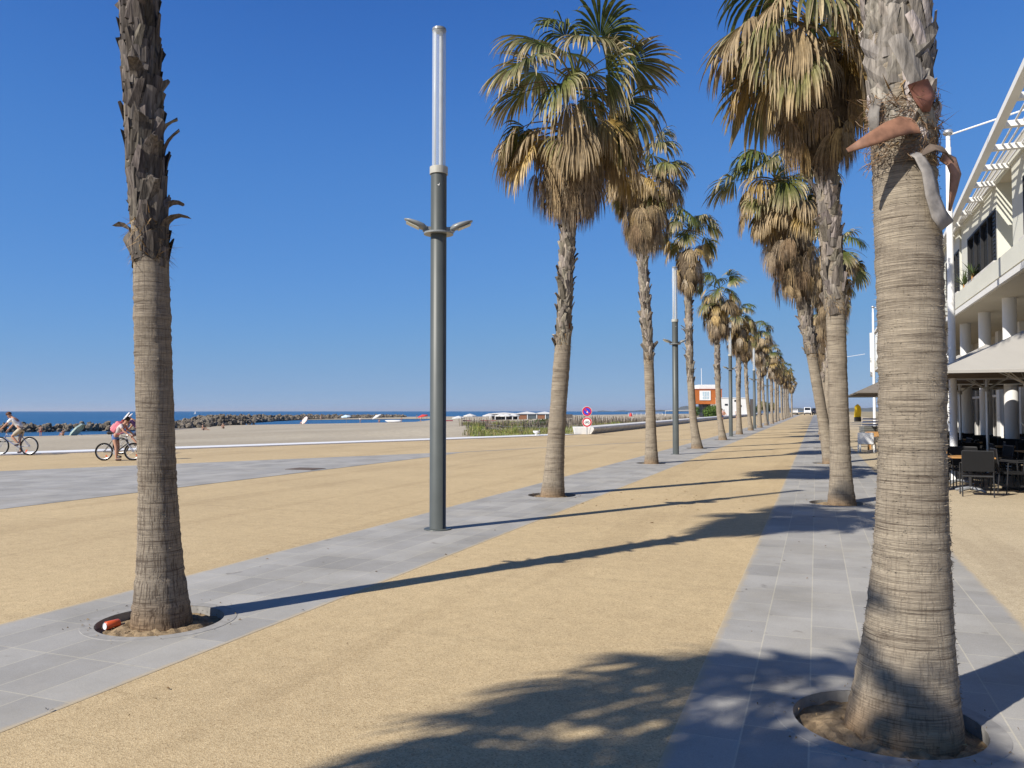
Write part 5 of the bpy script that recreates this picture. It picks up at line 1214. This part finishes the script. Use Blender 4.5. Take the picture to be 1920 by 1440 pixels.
def bicycle(loc, rz, R, wb, frame_mat, label, steer=0.0, lean=0.0, tyre_w=.027):
    """wheels at x=0 (rear) and x=wb (front); rides along +X"""
    e = empty('bicycle', loc, rz, label, 'bicycle'); e.rotation_euler = (lean, 0, rz)
    def wheel(x, nm, st=0.0):
        w = MB().tube([((R - tyre_w) * math.cos(a), 0, (R - tyre_w) * math.sin(a)) for a in np.linspace(0, 2 * math.pi, 40, endpoint=False)], tyre_w, 8, closed=True).build('wheel', M['rubber'], e, smooth=True)
        r = MB().tube([((R - 2.3 * tyre_w) * math.cos(a), 0, (R - 2.3 * tyre_w) * math.sin(a)) for a in np.linspace(0, 2 * math.pi, 36, endpoint=False)], .011, 6, closed=True)
        for k in range(20): a = k * math.pi / 10; r.tube([(0, .025 * (-1) ** k, 0), ((R - 2.3 * tyre_w) * math.cos(a), 0, (R - 2.3 * tyre_w) * math.sin(a))], .0018, 4)
        r.tube([(0, -.04, 0), (0, .04, 0)], .022, 8); r.build('rim', M['alu'], w)
        rf = MB(); rf.box(R * .62 - .06, R * .62 + .06, -.006, .006, -.018, .018, M=Matrix.Rotation(R_(50 if x else 60), 4, 'Y')); rf.build('reflector', solid('orange_reflector', (.8, .12, .02)), w)
        w.location = (x, 0, R); w.rotation_euler = (0, 0, st)
    wheel(0, 'rear'); wheel(wb, 'front', steer)
    bb = np.array([.43 * wb / 1.05, 0, R - .03]); seat = np.array([.27 * wb, 0, R + .46]); head = np.array([wb - .22, 0, R + .42]); head2 = np.array([wb - .18, 0, R + .30])
    m = MB(); r = .017
    m.tube([bb, seat], r, 8); m.tube([bb, head2], .020, 8); m.tube([seat * .86 + bb * .14, head], r, 8)
    for s in (-.055, .055): m.tube([bb, (0, s, R)], .010, 6); m.tube([seat * .88 + bb * .12, (0, s, R)], .009, 6)
    m.tube([head, head2], .024, 8); m.build('frame', frame_mat, e)
    f = MB(); ft = np.array([wb, 0, R]); cr = head2 + (head2 - head) * .35
    for s in (-.055, .055): f.tube([cr + (0, s, 0), ft + (0, s, 0)], .012, 6)
    f.tube([cr + (0, -.06, 0), cr + (0, .06, 0)], .014, 6); f.tube([head2, head + (head - head2) * .6], .014, 6); f.build('fork', M['alu'], e)
    bar = head + (head - head2) * .9
    h = MB(); h.tube([bar + (-.04, -.29, .02), bar + (.03, -.12, 0), bar + (.03, .12, 0), bar + (-.04, .29, .02)], .013, 6); h.build('handlebar', M['dark'], e)
    sd = MB(); sp = seat + nrm(seat - bb) * .16; sd.tube([seat, sp], .013, 6); V = [(-.13, 0, .02), (-.12, -.075, .0), (-.12, .075, 0), (.14, -.02, .0), (.14, .02, 0), (0, -.04, .0), (0, .04, 0)]
    sd.tube([sp + (-.14, 0, .03), sp + (-.08, 0, .03), (sp + (.06, 0, .03)), sp + (.15, 0, .02)], [.03, .065, .035, .015], 8); sd.build('saddle', M['dark'], e)
    c = MB(); c.tube([bb + (0, -.07, 0), bb + (0, -.062, 0)], .085, 20); c.tube([bb + (0, -.09, 0), bb + (.10, -.09, -.13)], .011, 6); c.tube([bb + (0, .09, 0), bb + (-.10, .09, .13)], .011, 6)
    c.box(bb[0] + .05, bb[0] + .15, -.18, -.09, bb[2] - .145, bb[2] - .12); c.box(bb[0] - .15, bb[0] - .05, .09, .18, bb[2] + .12, bb[2] + .145); c.build('crank', M['alu'], e)
    return e
# girl stepping her bicycle along, riding direction = camera right
gx, gy = -22.72, 20.52; zG = zg(20.5)
bicycle((gx, gy, zG), YAW + R_(4), .305, .97, M['dark'], 'dark bicycle straddled by the girl with the pink backpack', steer=.12)
GJ = dict(pelvis=(.36, .0, .86), chest=(.56, 0, 1.12), neck=(.66, 0, 1.25), head=(.74, 0, 1.36), face=(1, 0, -.35), sh_l=(.60, .16, 1.20), sh_r=(.60, -.16, 1.20), el_l=(.74, .20, 1.0), el_r=(.74, -.22, .99), wr_l=(.86, .22, .90), wr_r=(.90, -.22, .89),
          hip_l=(.36, .085, .80), hip_r=(.36, -.085, .80), kn_l=(.42, .12, .46), kn_r=(.46, -.14, .44), an_l=(.36, .14, .16), an_r=(.48, -.17, .075), shorts=.42)
person((gx, gy, zG), YAW + R_(4), GJ, 1.0, 'girl in blue shorts straddling a dark bicycle, pink backpack on her back', solid('pale_top', (.6, .52, .5)), solid('denim', (.10, .17, .36)), shoes=solid('sandal', (.10, .06, .05)), longhair=.10)
bp = empty('backpack', (gx, gy, zG), YAW + R_(4), 'pink backpack on the back of the girl', 'backpack'); PINK = solid('pink_fabric', (.75, .22, .27))
Mb = Matrix.Translation((.44, 0, 1.13)) @ Matrix.Rotation(R_(38), 4, 'Y')
m = MB(); m.box(-.13, .07, -.15, .15, -.2, .2, M=Mb); bevel(m.build('bag', PINK, bp), .05, 3); m = MB(); m.box(-.17, -.13, -.11, .11, -.15, .05, M=Mb); bevel(m.build('pocket', solid('pale_pink', (.80, .45, .45)), bp), .015)
m = MB()
for s in (-.11, .11): m.tube([Mb @ Vector((.07, s, .18)), Mb @ Vector((.2, s, .17)), Mb @ Vector((.27, s, .02)), Mb @ Vector((.2, s, -.14)), Mb @ Vector((.07, s, -.16))], .014, 6)
m.build('strap', solid('strap_red', (.5, .08, .1)), bp)
for i, (oy, an, lb) in enumerate(((-.05, 40, 'nearer white racket sticking up out of the pink backpack'), (.07, 48, 'farther white racket sticking up out of the pink backpack'))):
    e = empty('racket', (gx, gy, zG), YAW + R_(4), lb, 'racket', 'rackets in the backpack'); Mr = Matrix.Translation((.52, oy, 1.26)) @ Matrix.Rotation(R_(an), 4, 'Y') @ Matrix.Rotation(R_(25), 4, 'Z')
    m = MB(); m.tube([tuple(Mr @ Vector((.0, .105 * math.cos(a), .35 + .15 * math.sin(a)))) for a in np.linspace(0, 6.283, 24, endpoint=False)], .012, 6, closed=True); m.build('hoop', M['white'], e)
    m = MB(); m.lathe([(0, 0), (.001, 0)], 4); m = MB(); V = [tuple(Mr @ Vector((0, .10 * math.cos(a), .35 + .145 * math.sin(a)))) for a in np.linspace(0, 6.283, 16, endpoint=False)]; m.add(V + [tuple(Mr @ Vector((.004, 0, .35)))], None, [(16, k, (k + 1) % 16) for k in range(16)]); m.build('strings', solid('pale_strings', (.6, .55, .62)), e)
    m = MB(); m.tube([tuple(Mr @ Vector((0, 0, -.15))), tuple(Mr @ Vector((0, 0, .18)))], .013, 6); m.build('handle', RD, e)
# boy riding out of the picture to the left
bx, by = -28.10, 21.95; zB = zg(22); rzB = YAW + math.pi
bicycle((bx, by, zB), rzB, .355, 1.12, solid('blue_grey_paint', (.16, .2, .34), rough=.3), 'blue grey bicycle ridden out at the left edge', 0, 0)
BJ = dict(pelvis=(.30, 0, 1.0), chest=(.56, 0, 1.33), neck=(.68, 0, 1.44), head=(.78, 0, 1.52), face=(1, 0, -.45), sh_l=(.62, .19, 1.36), sh_r=(.62, -.19, 1.36), el_l=(.80, .24, 1.14), el_r=(.82, -.24, 1.13), wr_l=(.98, .25, .97), wr_r=(.98, -.25, .97),
          hip_l=(.32, .09, .97), hip_r=(.32, -.09, .97), kn_l=(.60, .12, .72), kn_r=(.46, -.12, .56), an_l=(.36, .13, .46), an_r=(.40, -.13, .16), toe_l=(.50, .13, .38), toe_r=(.54, -.13, .10), shorts=.85)
person((bx, by, zB), rzB, BJ, 1.0, 'person in white T-shirt and beige shorts cycling out of the left edge', M['white'], solid('beige_cloth', (.42, .36, .27)), hair=solid('brown_hair', (.09, .035, .015)), shoes=solid('dark_shoes', (.06, .05, .07)))
# third rider, mostly behind the near left trunk
tx, ty = -24.35, 24.0; zT = zg(24); rzT = YAW + math.pi - R_(3)
bicycle((tx, ty, zT), rzT, .33, 1.05, M['alu'], 'silver bicycle facing left, mostly hidden by the near left palm trunk')
person((tx, ty, zT), rzT, BJ, .95, 'person in a dark purple top on the silver bicycle, mostly hidden by the trunk', solid('purple_cloth', (.07, .03, .10)), solid('navy_cloth', (.03, .04, .09)), shoes=M['dark'])

# bathers and walkers (small in the picture)
STAND = dict(pelvis=(0, 0, .93), chest=(.0, 0, 1.28), neck=(0, 0, 1.46), head=(.02, 0, 1.60), sh_l=(0, .19, 1.40), sh_r=(0, -.19, 1.40), el_l=(.02, .25, 1.12), el_r=(.04, -.25, 1.12), wr_l=(.08, .25, .88), wr_r=(.12, -.24, .88), hip_l=(0, .09, .9), hip_r=(0, -.09, .9), kn_l=(.06, .10, .50), kn_r=(-.03, -.10, .50), an_l=(.08, .1, .08), an_r=(-.12, -.1, .09), shorts=.5)
SIT = dict(pelvis=(0, 0, .13), chest=(-.10, 0, .48), neck=(-.08, 0, .66), head=(-.03, 0, .80), sh_l=(-.1, .19, .60), sh_r=(-.1, -.19, .60), el_l=(-.2, .26, .34), el_r=(.1, -.26, .40), wr_l=(-.3, .26, .08), wr_r=(.3, -.18, .42), hip_l=(.02, .1, .12), hip_r=(.02, -.1, .12), kn_l=(.38, .12, .42), kn_r=(.45, -.12, .18), an_l=(.62, .12, .08), an_r=(.88, -.12, .08), shorts=.4)
BATH = [solid('swim_red', (.4, .05, .06)), solid('swim_navy', (.03, .04, .12)), solid('swim_black', (.02, .02, .02)), solid('swim_teal', (.05, .2, .22))]
def beach_z(x, y):
    best = min(hmap[::1], key=lambda p: (p[0] - x) ** 2 + (p[1] - y) ** 2); return max(best[2], SEA - .25)
bathers = [
 ((-81.0, 64.6), STAND, .72, 2.4, 'child standing at the water edge left of the green parasol', 0, True), ((-86.5, 96), SIT, 1.0, .6, 'bather sitting on the sand, leftmost of the pair below the rocks', 1, True),
 ((-86.2, 100), SIT, .95, 2.2, 'bather sitting on the sand, right one of the pair below the rocks', 2, True), ((-86.0, 71.6), SIT, .9, 3.0, 'person lying low beside the pale green parasol', 2, True),
 ((-112.8, 183), STAND, 1.0, 1.0, 'person standing in pale clothes between the blue and white parasols', 3, False), ((-112.5, 205), STAND, .9, 2.0, 'person standing in the shallows right of the white parasol', 1, True),
 ((-150, 286), STAND, 1.05, .3, 'walker on the far sand spit, left of a pair', 2, True), ((-146.5, 288), STAND, 1.05, .6, 'walker on the far sand spit, right of a pair', 1, True), ((-168, 246), STAND, 1.05, .6, 'walker on the far sand spit, alone at its left end', 0, True),
 ((-110.5, 189), SIT, 1, 2.0, 'person sitting under the white parasol', 0, True), ((-99, 191), STAND, .95, 2.0, 'person standing beside the red parasol', 3, False), ((-117, 163), SIT, .9, 1.2, 'bather sitting low at the pool edge right of the pink parasol', 1, True)]
for (x, y), J, k, rz, lab, c, bare in bathers:
    z = beach_z(x, y) if y < 240 else SEA + .1
    person((x, y, z), rz, J, k, lab, M['white'], BATH[c], bare_top=bare)
def walker(x, y, k, rz, lab, top, bottom):
    J = dict(STAND, shorts=.95); person((x, y, zg(y)), rz, J, k, lab, top, bottom, shoes=M['dark'])
walker(-12.0, 112, 1.0, 4.6, 'walker in a pale striped top half behind the fifth left palm trunk', solid('rose_cloth', (.5, .3, .28)), BATH[1])
bicycle((-10.9, 122, zg(122)), R_(-85), .34, 1.05, M['dark'], 'bicycle ridden toward us beside the seat wall, left of the sixth palm')
person((-10.9, 122, zg(122)), R_(-85), dict(BJ, chest=(.42, 0, 1.36), neck=(.46, 0, 1.53), head=(.5, 0, 1.66), sh_l=(.44, .19, 1.46), sh_r=(.44, -.19, 1.46), el_l=(.62, .25, 1.2), el_r=(.62, -.25, 1.2)), 1.02, 'cyclist in white top and dark trousers riding toward us by the seat wall', M['white'], BATH[2], shoes=M['dark'])
person((-15.0, 143, zg(143) + .62), R_(-60), dict(SIT), 1.05, 'person in an orange top sitting on the seat wall', solid('orange_cloth', (.6, .25, .08)), BATH[2])

# ------------------------------------------------------------------ sea haze
ht = NT('sea_haze'); pv = ht.n('VolumePrincipled'); pv.inputs['Color'].default_value = (.80, .88, 1.0, 1); pv.inputs['Density'].default_value = HAZE; pv.inputs['Anisotropy'].default_value = .2
ht.t.nodes.remove(ht.b); ht.l(pv.outputs[0], ht.out.inputs['Volume'])
tag(MB().box(-60500, 4500, -20500, 60500, SEA - 7, 130).build('haze', ht.m), kind='stuff')
